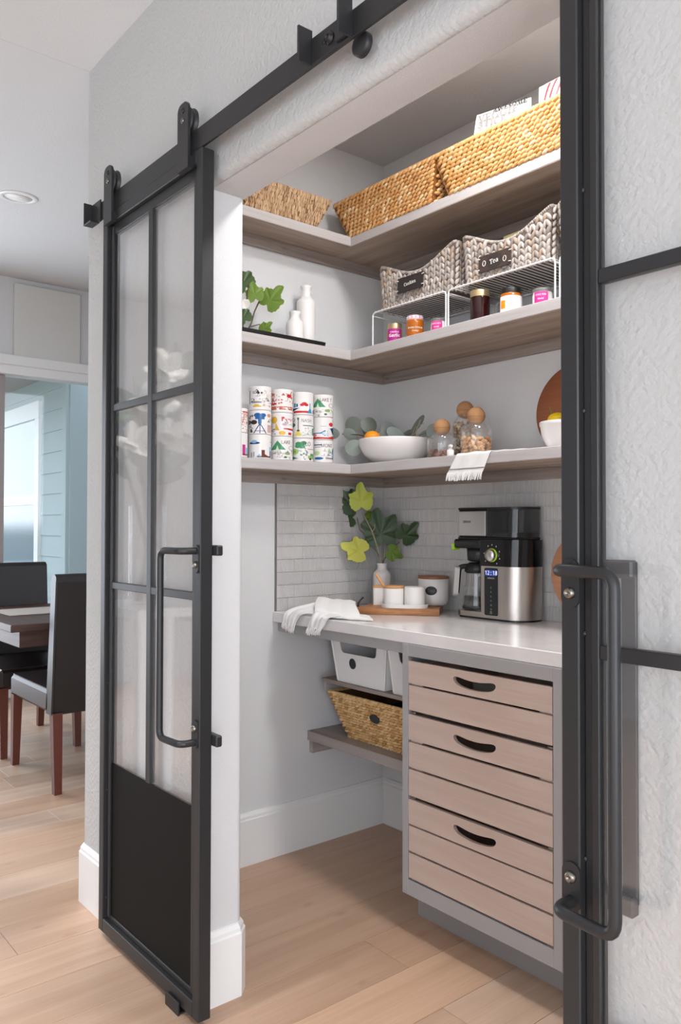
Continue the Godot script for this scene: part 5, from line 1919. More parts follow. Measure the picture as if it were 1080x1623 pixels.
	for q in fr:
		var p: Vector3 = q[0]
		b.tube([p + Vector3(0, 0.002, 0.001), p + Vector3(q[1] * 0.4 - 0.003, -0.011, 0.004), p + Vector3(q[1] - 0.007, -0.023 - rng.randf() * 0.004, 0.004)], [0.0019, 0.0017, 0.0013], 6)
	var fo := part(tw, "fringe", b.done(), M.linen)
	fo.set_meta("kind", "stuff")
	# round board leaning on the wall, bowl with lemon
	b = MB.new()
	b.xf = Transform3D(Basis(Vector3.RIGHT, -0.1), Vector3.ZERO) * Transform3D(Basis(Vector3(1, 0, 0), Vector3(0, 0, 1), Vector3(0, -1, 0)), Vector3(0, 0.152, 0))
	b.lathe([Vector2(0, -0.008), Vector2(0.147, -0.008), Vector2(0.151, -0.004), Vector2(0.151, 0.004), Vector2(0.147, 0.008), Vector2(0, 0.008)], 72)
	single("round_board", b.done(), M.round_wood, "round reddish wooden board leaning behind the lemon bowl on the lowest shelf", "cutting board", at(0.962, S3 + 0.001, 0.046))
	b = MB.new()
	b.lathe([Vector2(0, 0), Vector2(0.035, 0), Vector2(0.04, 0.003), Vector2(0.056, 0.02), Vector2(0.07, 0.05), Vector2(0.0745, 0.078), Vector2(0.0765, 0.08), Vector2(0.077, 0.09), Vector2(0.0755, 0.092), Vector2(0.073, 0.09), Vector2(0.066, 0.05), Vector2(0.05, 0.02), Vector2(0, 0.012)], 56)
	single("fruit_bowl", b.done(), M.ceramic, "small white bowl holding a lemon in front of the round board", "bowl", at(1.0, S3 + 0.0005, 0.145))
	o = thing("lemon", "yellow lemon with a stub of stalk in the small white bowl", "lemon", Vector3(0.975, S3 + 0.1, 0.15))
	b = MB.new()
	b.ball(Vector3.ZERO, Vector3(0.031, 0.025, 0.025), 22, 14)
	part(o, "peel", b.done(), M.lemon)
	b = MB.new()
	b.tube([Vector3(-0.016, 0.02, 0.004), Vector3(-0.02, 0.034, 0.004), Vector3(-0.024, 0.046, 0.003)], [0.0028, 0.0022, 0.002], 7)
	part(o, "stalk", b.done(), M.green_mid)


func glass_jar(label: String, where: Vector3, r: float, h: float, ball: float, tints: Array, fill: float, nut: Vector3) -> void:
	var o := thing("glass_jar", label, "jar", where, "glass jars with cork ball stoppers")
	var b := MB.new()
	var t := 0.002
	var neck := ball * 0.8
	b.lathe([Vector2(0, 0), Vector2(r * 0.9, 0), Vector2(r, 0.006), Vector2(r, h * 0.72), Vector2(r * 0.93, h * 0.84), Vector2(neck + 0.006, h * 0.95), Vector2(neck + t, h), Vector2(neck, h), Vector2(neck + 0.004, h * 0.94), Vector2(r * 0.93 - t, h * 0.83), Vector2(r - t, h * 0.71), Vector2(r - t, 0.007), Vector2(r * 0.88, 0.003), Vector2(0, 0.003)], 44)
	part(o, "glass_body", b.done(), M.glass)
	b = MB.new()
	b.ball(Vector3(0, h + ball * 0.55, 0), Vector3.ONE * ball, 28, 18)
	var c := part(o, "stopper", b.done(), M.cork)
	b = MB.new()
	b.lathe([Vector2(ball * 1.002, h + ball * 0.42 - 0.0006), Vector2(ball * 1.004, h + ball * 0.42), Vector2(ball * 1.002, h + ball * 0.42 + 0.0006)], 40)
	part(c, "seam", b.done(), M.brown_wood)
	var places := []
	var cols := []
	var n := int(fill * r * r / (nut.x * nut.y * nut.z) * 0.34)
	for i in n:
		var a := rng.randf() * TAU
		var d := sqrt(rng.randf()) * (r - t - nut.x * 0.7)
		var y := 0.004 + nut.y * 0.6 + rng.randf() * (fill - nut.y)
		# more of them against the glass, where they show
		if i % 2 == 0:
			d = r - t - nut.x * 0.75
		places.append(Transform3D(Basis.from_euler(Vector3(rng.randf() * 3, rng.randf() * 6, rng.randf() * 3)) * Basis.from_scale(nut * 2.0), Vector3(cos(a) * d, y, sin(a) * d)))
		var k := rng.randf()
		cols.append((tints[0] as Color).lerp(tints[1], k) if rng.randf() < 0.85 else tints[2])
	swarm(o, "nuts", grain_mesh(), M.weave, places, cols)


# ---------------------------------------------------------------- worktop
func build_counter_things() -> void:
	var bx := 0.341
	var bz := 0.212
	var ang := 0.691
	var B := Basis(Vector3.UP, ang)
	var put := func(x: float, y: float, z: float) -> Transform3D: return Transform3D(B, Vector3(bx, COUNTER + 0.0005, bz) + B * Vector3(x, y, z))
	# live-edge board with a short neck and a leather loop
	var o := thing("serving_board", "live edge wooden serving board with dark leather loop on the white counter", "cutting board", Vector3(bx, COUNTER + 0.0005, bz), "", ang)
	var p := PackedVector2Array()
	for q in [[-0.14, 0.094], [-0.1, 0.1], [-0.05, 0.098], [0.0, 0.103], [0.06, 0.099], [0.11, 0.103], [0.139, 0.1], [0.14, 0.05], [0.138, -0.02], [0.14, -0.1], [0.08, -0.105], [0.0, -0.1], [-0.08, -0.104], [-0.14, -0.1], [-0.142, -0.03]]:
		p.append(Vector2(q[0], q[1]))
	var b := MB.new()
	b.xf = upright()
	b.prism(p, 0.004, 0.021)
	var p2 := PackedVector2Array()
	var p3 := PackedVector2Array()
	for v in p:
		p2.append(v * 0.985)
	b.prism(p2, 0.0, 0.0245)
	part(o, "board", b.done(), M.board_wood)
	b = MB.new()
	b.xf = upright()
	b.prism(PackedVector2Array([Vector2(-0.135, -0.10), Vector2(-0.165, -0.098), Vector2(-0.205, -0.075), Vector2(-0.214, -0.05), Vector2(-0.2, -0.022), Vector2(-0.165, -0.006), Vector2(-0.135, -0.002)]), 0.001, 0.022, true)
	part(o, "neck", b.done(), M.board_wood)
	b = MB.new()
	b.tube([Vector3(-0.165, 0.022, 0.04), Vector3(-0.163, 0.036, 0.035), Vector3(-0.155, 0.047, 0.03), Vector3(-0.147, 0.056, 0.024)], [0.0035, 0.0032, 0.003, 0.0042], 8)
	b.tube([Vector3(-0.163, 0.022, 0.03), Vector3(-0.166, 0.034, 0.032), Vector3(-0.152, 0.05, 0.03)], 0.0025, 8)
	part(o, "leather_loop", b.done(), M.leather)
	# long tray with two white pots
	b = MB.new()
	b.xf = upright()
	var plan := round_rect(0.168, 0.082, 0.04, 8)
	b.prism(plan, 0.0, 0.003, true)
	b.xf = Transform3D()
	var wallf := func(u: float, v: float) -> Vector3:
		var k := u * plan.size()
		var q := plan[int(k) % plan.size()].lerp(plan[(int(k) + 1) % plan.size()], k - floorf(k))
		return Vector3(q.x * (0.985 + 0.015 * v), 0.013 * v, -q.y * (0.97 + 0.03 * v))
	b.sheet(wallf, 72, 2, 0.0035, true)
	single("tray", b.done(), M.matte_white, "oblong white ceramic tray on the wooden board under two pots", "tray", put.call(0.012, 0.025, 0.058))
	var cup := [Vector2(0, 0), Vector2(0.032, 0), Vector2(0.0365, 0.004), Vector2(0.0368, 0.01), Vector2(0.037, 0.064), Vector2(0.0365, 0.066), Vector2(0.034, 0.066), Vector2(0.0335, 0.06), Vector2(0.033, 0.006), Vector2(0, 0.005)]
	o = thing("sugar_pot", "white pot with round wooden lid and slanted wooden spoon, on the oblong tray", "pot", (put.call(-0.028, 0.0285, 0.058) as Transform3D).origin, "", ang)
	b = MB.new()
	b.lathe(cup, 48)
	part(o, "body", b.done(), M.matte_white)
	b = MB.new()
	b.lathe([Vector2(0, 0.066), Vector2(0.036, 0.066), Vector2(0.0375, 0.0675), Vector2(0.0375, 0.0735), Vector2(0.036, 0.075), Vector2(0, 0.075)], 48)
	part(o, "lid", b.done(), M.light_wood)
	b = MB.new()
	b.tube([Vector3(-0.026, 0.058, 0.01), Vector3(-0.038, 0.078, 0.013), Vector3(-0.056, 0.106, 0.016), Vector3(-0.064, 0.119, 0.018)], [0.004, 0.005, 0.0062, 0.0045], 10)
	part(o, "spoon", b.done(), M.light_wood)
	o = thing("creamer_pot", "open white pot without lid on the right of the oblong tray", "pot", (put.call(0.048, 0.0285, 0.058) as Transform3D).origin, "", ang)
	b = MB.new()
	b.lathe([Vector2(0, 0), Vector2(0.034, 0), Vector2(0.0375, 0.004), Vector2(0.0378, 0.012), Vector2(0.0378, 0.07), Vector2(0.0372, 0.072), Vector2(0.0345, 0.072), Vector2(0.034, 0.06), Vector2(0.033, 0.006), Vector2(0, 0.005)], 48)
	part(o, "body", b.done(), M.matte_white)
	o = thing("toothpick_pot", "small square white pot with wooden lid behind the spoon pot", "pot", (put.call(-0.095, 0.025, -0.03) as Transform3D).origin, "", ang)
	b = MB.new()
	b.xf = upright()
	b.prism(round_rect(0.043, 0.043, 0.009), 0, 0.064, true)
	part(o, "body", b.done(), M.matte_white)
	b = MB.new()
	b.xf = upright()
	b.prism(round_rect(0.044, 0.044, 0.009), 0.064, 0.073, true)
	part(o, "lid", b.done(), M.light_wood)
	o = thing("canister", "large round white canister with walnut lid and black oval label", "canister", (put.call(0.108, 0.025, -0.046) as Transform3D).origin, "", ang)
	b = MB.new()
	b.lathe([Vector2(0, 0), Vector2(0.04, 0), Vector2(0.049, 0.005), Vector2(0.0545, 0.016), Vector2(0.0565, 0.035), Vector2(0.057, 0.1), Vector2(0.0545, 0.1), Vector2(0.054, 0.03), Vector2(0, 0.006)], 56)
	part(o, "body", b.done(), M.matte_white)
	b = MB.new()
	b.lathe([Vector2(0, 0.1), Vector2(0.0565, 0.1), Vector2(0.0585, 0.102), Vector2(0.0585, 0.108), Vector2(0.057, 0.11), Vector2(0, 0.11)], 56)
	part(o, "lid", b.done(), M.brown_wood)
	b = MB.new()
	var lab := func(u: float, v: float) -> Vector3:
		var th := TAU * u
		var a := -PI / 2 - 0.08 + cos(th) * 0.022 * v / 0.057
		return Vector3(cos(a) * 0.0575, 0.058 + sin(th) * 0.0165 * v, -sin(a) * 0.0575)
	b.sheet(lab, 36, 3, 0.001, true)
	part(o, "oval_label", b.done(), M.sticker)
	part(o, "lettering", lettering("Tea", 0.016, 0.0004, 0.0582, -PI / 2 - 0.08, "Droid Serif"), mat("6f6f6f", 0.6), at(0, 0.058, 0))
	# ribbed vase with a fig branch
	var pr := [Vector2(0, 0), Vector2(0.032, 0), Vector2(0.0355, 0.004)]
	for i in 22:
		var y := 0.008 + i * 0.0055
		pr.append(Vector2(0.0362 + (0.0005 if i % 2 == 0 else 0.0), y))
	pr.append_array([Vector2(0.034, 0.133), Vector2(0.026, 0.142), Vector2(0.0195, 0.148), Vector2(0.0185, 0.156), Vector2(0.0195, 0.166), Vector2(0.022, 0.171), Vector2(0.021, 0.1725), Vector2(0.018, 0.17), Vector2(0.016, 0.155), Vector2(0.0165, 0.146), Vector2(0, 0.13)])
	vase("vase", "ribbed white ceramic vase in the counter corner holding a fig branch", at(0.115, COUNTER + 0.0005, 0.112), pr, M.matte_white)
	o = thing("fig_branch", "fig branch with dark green and lime leaves in the ribbed white vase", "branch", Vector3(0.115, COUNTER + 0.02, 0.112))
	var V := func(px_: float, py_: float, dz := 0.0) -> Vector3:
		# offsets read along and across the sight line: px to the right, py up, dz towards the room
		return Vector3(0.637, 0, -0.771) * px_ + Vector3(0, py_, 0) + Vector3(0.771, 0, 0.637) * dz
	b = MB.new()
	b.tube([V.call(0, 0.05), V.call(-0.003, 0.16), V.call(-0.014, 0.2), V.call(-0.03, 0.25, 0.01), V.call(-0.045, 0.29, 0.01), V.call(-0.066, 0.33, 0.01), V.call(-0.083, 0.358, 0.005)], [0.003, 0.003, 0.0028, 0.0026, 0.0024, 0.002, 0.0016], 8)
	b.tube([V.call(-0.04, 0.278, 0.01), V.call(-0.03, 0.295, 0.016), V.call(-0.03, 0.31, 0.018)], 0.0014, 6)
	part(o, "stem", b.done(), M.stem_pale)
	b = MB.new()
	b.tube([V.call(0.003, 0.05), V.call(0.005, 0.16), V.call(0.022, 0.2, 0.01), V.call(0.045, 0.217, 0.01), V.call(0.068, 0.237, 0.01)], 0.002, 8)
	b.tube([V.call(0.0, 0.05), V.call(0.0, 0.16), V.call(-0.05, 0.25, -0.01), V.call(-0.09, 0.287, -0.015), V.call(-0.1, 0.335, -0.015)], 0.0016, 8)
	part(o, "twig", b.done(), M.stem)
	# leaves: base point, size, in-plane turn, tilt, kind, lobes
	for q in [[V.call(-0.083, 0.355, 0.02), 0.125, 0.05, 0.1, M.green_lime, 3], [V.call(-0.1, 0.36, -0.02), 0.13, 0.75, 0.15, M.green_deep, 3], [V.call(-0.098, 0.335, -0.015), 0.115, 1.5, -0.3, M.green_deep, 3], [V.call(-0.062, 0.322, -0.01), 0.075, -0.85, -0.5, M.green_mid, 3], [V.call(0.008, 0.207, 0.0), 0.175, 0.2, 0.0, M.green_deep, 5], [V.call(-0.052, 0.19, 0.015), 0.125, 1.25, 0.1, M.green_yellow, 3], [V.call(0.066, 0.235, 0.01), 0.115, -0.75, 0.2, M.green_deep, 3], [V.call(0.01, 0.21, 0.025), 0.085, -2.0, -0.2, M.green_mid, 3]]:
		b = MB.new()
		fig_leaf(b, q[1], q[5])
		var lf := part(o, "leaf", b.done(), q[4], Transform3D(face_view() * Basis(Vector3.BACK, q[2]) * Basis(Vector3.RIGHT, q[3]) * Basis(Vector3.UP, q[3] * 0.8), q[0]))
	# crumpled towel with two ends over the counter edge
	var tw := thing("kitchen_towel", "crumpled white kitchen towel with two ends over the counter's front edge", "towel", Vector3(0, COUNTER, 0))
	# each piece is a sheet between two edge lines, with folds across it
	var pieces := [
		["cloth", [Vector3(0.262, 0.004, 0.562), Vector3(0.25, 0.026, 0.556), Vector3(0.2, 0.048, 0.515), Vector3(0.16, 0.058, 0.47), Vector3(0.135, 0.035, 0.44), Vector3(0.12, 0.002, 0.425)], [Vector3(0.43, 0.004, 0.502), Vector3(0.415, 0.02, 0.49), Vector3(0.335, 0.04, 0.44), Vector3(0.27, 0.046, 0.385), Vector3(0.24, 0.025, 0.36), Vector3(0.225, 0.002, 0.35)], 0.003, 8.0],
		["towel_end", [Vector3(0.21, 0.05, 0.47), Vector3(0.16, 0.036, 0.505), Vector3(0.11, 0.022, 0.54), Vector3(0.092, 0.0, 0.572), Vector3(0.086, -0.036, 0.578)], [Vector3(0.262, 0.012, 0.562), Vector3(0.225, 0.012, 0.562), Vector3(0.19, 0.004, 0.574), Vector3(0.17, -0.02, 0.58), Vector3(0.16, -0.05, 0.582)], 0.0032, 10.0],
		["towel_end", [Vector3(0.262, 0.02, 0.553), Vector3(0.253, 0.004, 0.572), Vector3(0.245, -0.026, 0.58), Vector3(0.24, -0.044, 0.582)], [Vector3(0.362, 0.012, 0.53), Vector3(0.35, 0.006, 0.57), Vector3(0.334, -0.014, 0.58), Vector3(0.316, -0.038, 0.583)], 0.003, 9.0],
		["towel_end", [Vector3(0.33, 0.005, 0.555), Vector3(0.315, 0.014, 0.53), Vector3(0.3, 0.018, 0.5)], [Vector3(0.485, 0.003, 0.49), Vector3(0.46, 0.008, 0.475), Vector3(0.42, 0.012, 0.45)], 0.0022, 9.0],
	]
	for q in pieces:
		var ea: Array = q[1]
		var eb: Array = q[2]
		var fold := func(u: float, v: float) -> Vector3:
			var pa := along(ea, v)
			var pb := along(eb, v)
			var p_ := pa.lerp(pb, u)
			var out := Vector3(0.35, 0.75, 0.5) * (0.3 + 0.7 * minf(v * 4.0, 1.0))
			return p_ + out * (q[3] * (0.9 * sin(u * q[4] + v * 2.5) + 0.6 * sin(u * q[4] * 2.3 - v * 5.0 + 1.0) + 0.5 * sin(v * 11.0 + u * 4.0)))
		b = MB.new()
		b.sheet(fold, 44, 30, 0.003)
		part(tw, q[0], b.done(), M.linen)
	var fringe := MB.new()
	for e in [[Vector3(0.086, -0.034, 0.58), Vector3(0.16, -0.048, 0.584)], [Vector3(0.24, -0.042, 0.584), Vector3(0.316, -0.036, 0.585)]]:
		for i in 26:
			var p_: Vector3 = (e[0] as Vector3).lerp(e[1], (i + 0.5) / 26.0) + Vector3(0, 0.004 * sin(i * 1.9), 0.003 * sin(i * 2.7))
			fringe.tube([p_, p_ + Vector3(-0.003, -0.008, 0.002), p_ + Vector3(-0.004 + rng.randf_range(-0.003, 0.003), -0.015 - rng.randf() * 0.004, 0.001)], [0.0024, 0.0022, 0.0014], 6)
	part(tw, "fringe", fringe.done(), M.linen).set_meta("kind", "stuff")
	# round wooden board behind the right door's stile
	b = MB.new()
	b.xf = Transform3D(Basis(Vector3.RIGHT, -0.1), Vector3.ZERO) * Transform3D(Basis(Vector3(1, 0, 0), Vector3(0, 0, 1), Vector3(0, -1, 0)), Vector3(0, 0.141, 0))
	b.lathe([Vector2(0, -0.008), Vector2(0.136, -0.008), Vector2(0.14, -0.004), Vector2(0.14, 0.004), Vector2(0.136, 0.008), Vector2(0, 0.008)], 64)
	single("round_board", b.done(), M.pink_wood, "round pale wooden board on the counter, peeping out left of the door's stile", "cutting board", at(1.028, COUNTER + 0.035, 0.07))
	var bk := MB.new()
	bk.box(Vector3(0, 0.017, 0), Vector3(0.16, 0.034, 0.07), 0.004)
	single("board_stand", bk.done(), M.brown_wood, "low wooden stand under the round pale board, behind the right door's stile", "stand", at(1.1, COUNTER + 0.0005, 0.06))


# ---------------------------------------------------------------- coffee machine
func build_coffee_machine() -> void:
	var o := thing("coffee_maker", "stainless and black drip coffee maker with glass carafe on the counter", "coffee maker", Vector3(0.69, COUNTER + 0.0005, 0.085))
	# local: x right, z front; front face at z = +0.065
	var F := 0.065
	var R := 0.148
	# plan outline from xa on the left to a rounded right side (drawn as x, -z)
	var outline := func(xa: float, r_left: float, grow: float) -> PackedVector2Array:
		var p := PackedVector2Array()
		p.append_array(arc(Vector2(R + grow - 0.075, -(F + grow) + 0.075), 0.075, -PI / 2, 0, 12))
		p.append_array(arc(Vector2(R + grow - 0.03, 0.065 + grow - 0.03), 0.03, 0, PI / 2, 5))
		p.append_array(arc(Vector2(xa - grow + r_left, 0.065 + grow - r_left), r_left, PI / 2, PI, 5))
		p.append_array(arc(Vector2(xa - grow + r_left, -(F + grow) + r_left), r_left, PI, PI * 1.5, 5))
		return p
	var b := MB.new()
	b.xf = upright()
	b.prism(outline.call(-0.142, 0.022, -0.002), 0, 0.006, true)
	part(o, "foot", b.done(), M.soft_black)
	b = MB.new()
	b.xf = upright()
	b.prism(outline.call(-0.145, 0.022, 0.0), 0.006, 0.024, true)
	part(o, "base", b.done(), M.brushed)
	b = MB.new()
	b.xf = upright()
	b.prism(outline.call(-0.03, 0.004, 0.0), 0.024, 0.184, true)
	var body := part(o, "body", b.done(), M.brushed)
	b = MB.new()
	b.xf = upright()
	b.prism(outline.call(-0.032, 0.004, 0.0008), 0.184, 0.275, true)
	part(o, "upper_body", b.done(), M.gloss_black)
	# bay: rear wall, drip plate, overhanging head
	part(o, "bay_back", boxed(Vector3(-0.14, 0.024, -0.065), Vector3(-0.028, 0.27, -0.045)), M.soft_black)
	part(o, "bay_side", boxed(Vector3(-0.034, 0.024, -0.065), Vector3(-0.0295, 0.25, 0.06)), M.gloss_black)
	b = MB.new()
	b.xf = upright()
	b.prism(ellipse(0.055, 0.05), 0.024, 0.029, true)
	part(o, "warming_plate", b.done(), M.gloss_black, at(-0.086, 0, 0.005))
	b = MB.new()
	b.span(Vector3(-0.156, 0.243, -0.065), Vector3(-0.03, 0.275, F + 0.001), 0.006)
	part(o, "head", b.done(), M.soft_black)
	part(o, "head_band", boxed(Vector3(-0.15, 0.252, F), Vector3(-0.035, 0.268, F + 0.0016), 0.001), M.gloss_black)
	part(o, "green_tab", boxed(Vector3(-0.163, 0.236, F - 0.03), Vector3(-0.15, 0.26, F + 0.004), 0.003), M.green_plastic)
	# filter basket and spout
	b = MB.new()
	b.lathe([Vector2(0, 0.195), Vector2(0.03, 0.195), Vector2(0.042, 0.2), Vector2(0.045, 0.243), Vector2(0, 0.243)], 32)
	part(o, "filter_holder", b.done(), M.soft_black, at(-0.086, 0, 0.005))
	# carafe
	var ca := part(o, "carafe", carafe_mesh(), M.glass, at(-0.088, 0.029, 0.012))
	b = MB.new()
	b.lathe([Vector2(0, 0.0015), Vector2(0.047, 0.0015), Vector2(0.0525, 0.01), Vector2(0.0485, 0.045), Vector2(0, 0.045)], 36)
	part(ca, "coffee", b.done(), mat("1a0f0c", 0.1))
	b = MB.new()
	b.lathe([Vector2(0.04, 0.128), Vector2(0.046, 0.13), Vector2(0.046, 0.142), Vector2(0.041, 0.156), Vector2(0.03, 0.163), Vector2(0, 0.164)], 36)
	b.lathe([Vector2(0.0, 0.126), Vector2(0.042, 0.126), Vector2(0.042, 0.13), Vector2(0, 0.13)], 36)
	part(ca, "carafe_lid", b.done(), M.soft_black)
	b = MB.new()
	b.lathe([Vector2(0.0535, 0.0), Vector2(0.0545, 0.004), Vector2(0.0535, 0.009)], 36)
	part(ca, "carafe_ring", b.done(), M.soft_black)
	var hv := Vector3(-0.62, 0, 0.78).normalized()
	b = MB.new()
	b.tube(fillet([hv * 0.038 + Vector3(0, 0.15, 0), hv * 0.066 + Vector3(0, 0.148, 0), hv * 0.074 + Vector3(0, 0.055, 0)], 0.016, 5), 0.009, 10)
	part(ca, "handle_spine", b.done(), M.soft_black)
	b = MB.new()
	b.xf = Transform3D(Basis(hv.cross(Vector3.UP), Vector3.UP, -hv).orthonormalized(), hv * 0.0745 + Vector3(0, 0.098, 0)) * Transform3D(Basis(Vector3.RIGHT, 0.07), Vector3.ZERO)
	b.prism(round_rect(0.024, 0.104, 0.0115, 6), -0.011, 0.006, true)
	part(ca, "handle", b.done(), mat("c9c7c4", 0.35, 0.4))
	# upper left bean box in steel, water tank in smoked plastic, shared black lid
	part(o, "top_seat", boxed(Vector3(-0.14, 0.275, -0.06), Vector3(0.13, 0.283, F - 0.006), 0.002), M.gloss_black)
	b = MB.new()
	b.span(Vector3(-0.136, 0.283, -0.06), Vector3(-0.004, 0.378, F - 0.004), 0.004)
	part(o, "bean_box", b.done(), M.soft_black)
	part(o, "steel_face", boxed(Vector3(-0.131, 0.286, F - 0.006), Vector3(-0.009, 0.374, F - 0.001), 0.002), mat("c9c6c2", 0.28, 1.0))
	part(o, "lettering", lettering("BRAUN", 0.011, 0.0004), M.sticker, Transform3D(Basis(), Vector3(-0.092, 0.336, F - 0.0008)))
	var tank := func(g: float) -> PackedVector2Array:
		var p := PackedVector2Array()
		p.append_array(arc(Vector2(0.138 - g - 0.06, -F + 0.006 + g + 0.06), 0.06, -PI / 2, 0, 10))
		p.append_array(arc(Vector2(0.138 - g - 0.02, 0.06 - g - 0.02), 0.02, 0, PI / 2, 4))
		p.append(Vector2(-0.002 + g, 0.06 - g))
		p.append(Vector2(-0.002 + g, -F + 0.006 + g))
		return p
	b = MB.new()
	b.xf = upright()
	b.prism(tank.call(0.0), 0.283, 0.378, true, false)
	part(o, "water_tank", b.done(), M.smoke)
	b = MB.new()
	b.xf = upright()
	b.prism(tank.call(0.012), 0.284, 0.30, true)
	part(o, "tank_base", b.done(), M.soft_black)
	part(o, "tank_post", boxed(Vector3(0.07, 0.285, -0.03), Vector3(0.082, 0.376, -0.02)), mat("8f8d8a", 0.3))
	b = MB.new()
	b.xf = upright()
	b.prism(tank.call(-0.001), 0.378, 0.386, true)
	b.xf = Transform3D()
	b.span(Vector3(-0.138, 0.378, -0.061), Vector3(0.0, 0.386, F - 0.003), 0.003)
	part(o, "top_lid", b.done(), M.soft_black)
	# dial with a green ring
	var toz := Basis(Vector3(1, 0, 0), Vector3(0, 0, 1), Vector3(0, -1, 0))
	b = MB.new()
	b.xf = Transform3D(toz, Vector3.ZERO)
	b.lathe([Vector2(0.0235, -0.001), Vector2(0.0235, 0.003), Vector2(0.021, 0.004), Vector2(0.0, 0.004)], 36)
	var dr := part(o, "dial_ring", b.done(), M.green_plastic, at(0.022, 0.222, F + 0.0008))
	b = MB.new()
	b.xf = Transform3D(toz, Vector3.ZERO)
	b.lathe([Vector2(0.0205, 0.003), Vector2(0.0205, 0.014), Vector2(0.019, 0.0165), Vector2(0.0, 0.0165)], 36)
	part(dr, "dial", b.done(), mat("d6d4d0", 0.28, 1.0))
	for a in [-0.5, 0.0, 0.55, 1.2, 1.9, 2.5, -1.4, -2.2]:
		b = MB.new()
		b.prism(ellipse(0.0018, 0.0025, 10), 0, 0.0006)
		part(dr, "dial_mark", b.done(), mat("b9b9b9", 0.5), at(sin(a) * 0.035, cos(a) * 0.035, 0.0))
	# control panel
	b = MB.new()
	b.prism(round_rect(0.058, 0.162, 0.006), 0, 0.0016, true)
	var pn := part(o, "control_panel", b.done(), mat("1d1f21", 0.25), at(0.018, 0.097, F))
	var lit := mat("2a3a70", 0.3)
	lit.emission_enabled = true
	lit.emission = Color("2c44a8")
	lit.emission_energy_multiplier = 0.35
	part(pn, "display_screen", boxed(Vector3(-0.024, 0.054, 0.0014), Vector3(0.024, 0.074, 0.0022)), lit)
	var dig := mat("dfe6ff", 0.4)
	dig.emission_enabled = true
	dig.emission = Color("cfd9ff")
	dig.emission_energy_multiplier = 0.9
	part(pn, "display_digits", lettering("12:18", 0.0185, 0.0004, 0.0, 0.0, "Droid Sans Mono"), dig, Transform3D(Basis(), Vector3(0.001, 0.064, 0.0024)))
	var words := ["STRENGTH", "", "2", "4", "6", "8", "10", "12"]
	var yy := [0.046, 0.03, 0.014, -0.001, -0.016, -0.031, -0.046, -0.06]
	for i in 8:
		if words[i] != "":
			part(pn, "button_mark", lettering(words[i], 0.0065, 0.0003), mat("bfc1c2", 0.5), Transform3D(Basis(), Vector3(0, yy[i], 0.0018)))
	b = MB.new()
	var ring := []
	for k in 14:
		ring.append(Vector3(0.004 * cos(TAU * k / 14), -0.071 + 0.004 * sin(TAU * k / 14), 0.0018))
	b.tube(ring, 0.0006, 5, true)
	b.tube([Vector3(0, -0.07, 0.0018), Vector3(0, -0.065, 0.0018)], 0.0006, 5)
	part(pn, "power_mark", b.done(), mat("bfc1c2", 0.5))


# a point at fraction v along a line of points, rounded between them
func along(p: Array, v: float) -> Vector3:
	var s := clampf(v, 0.0, 1.0) * (p.size() - 1)
	var i := mini(int(s), p.size() - 2)
	var a: Vector3 = p[maxi(i - 1, 0)]
	var e: Vector3 = p[mini(i + 2, p.size() - 1)]
	return (p[i] as Vector3).cubic_interpolate(p[i + 1], a, e, s - i)


func carafe_mesh() -> ArrayMesh:
	var b := MB.new()
	b.lathe([Vector2(0, 0), Vector2(0.05, 0), Vector2(0.0545, 0.008), Vector2(0.0545, 0.014), Vector2(0.048, 0.06), Vector2(0.0425, 0.105), Vector2(0.041, 0.126), Vector2(0.0425, 0.132), Vector2(0.0405, 0.132), Vector2(0.039, 0.126), Vector2(0.0405, 0.105), Vector2(0.046, 0.06), Vector2(0.0525, 0.013), Vector2(0.049, 0.0015), Vector2(0, 0.0015)], 44)
	return b.done()


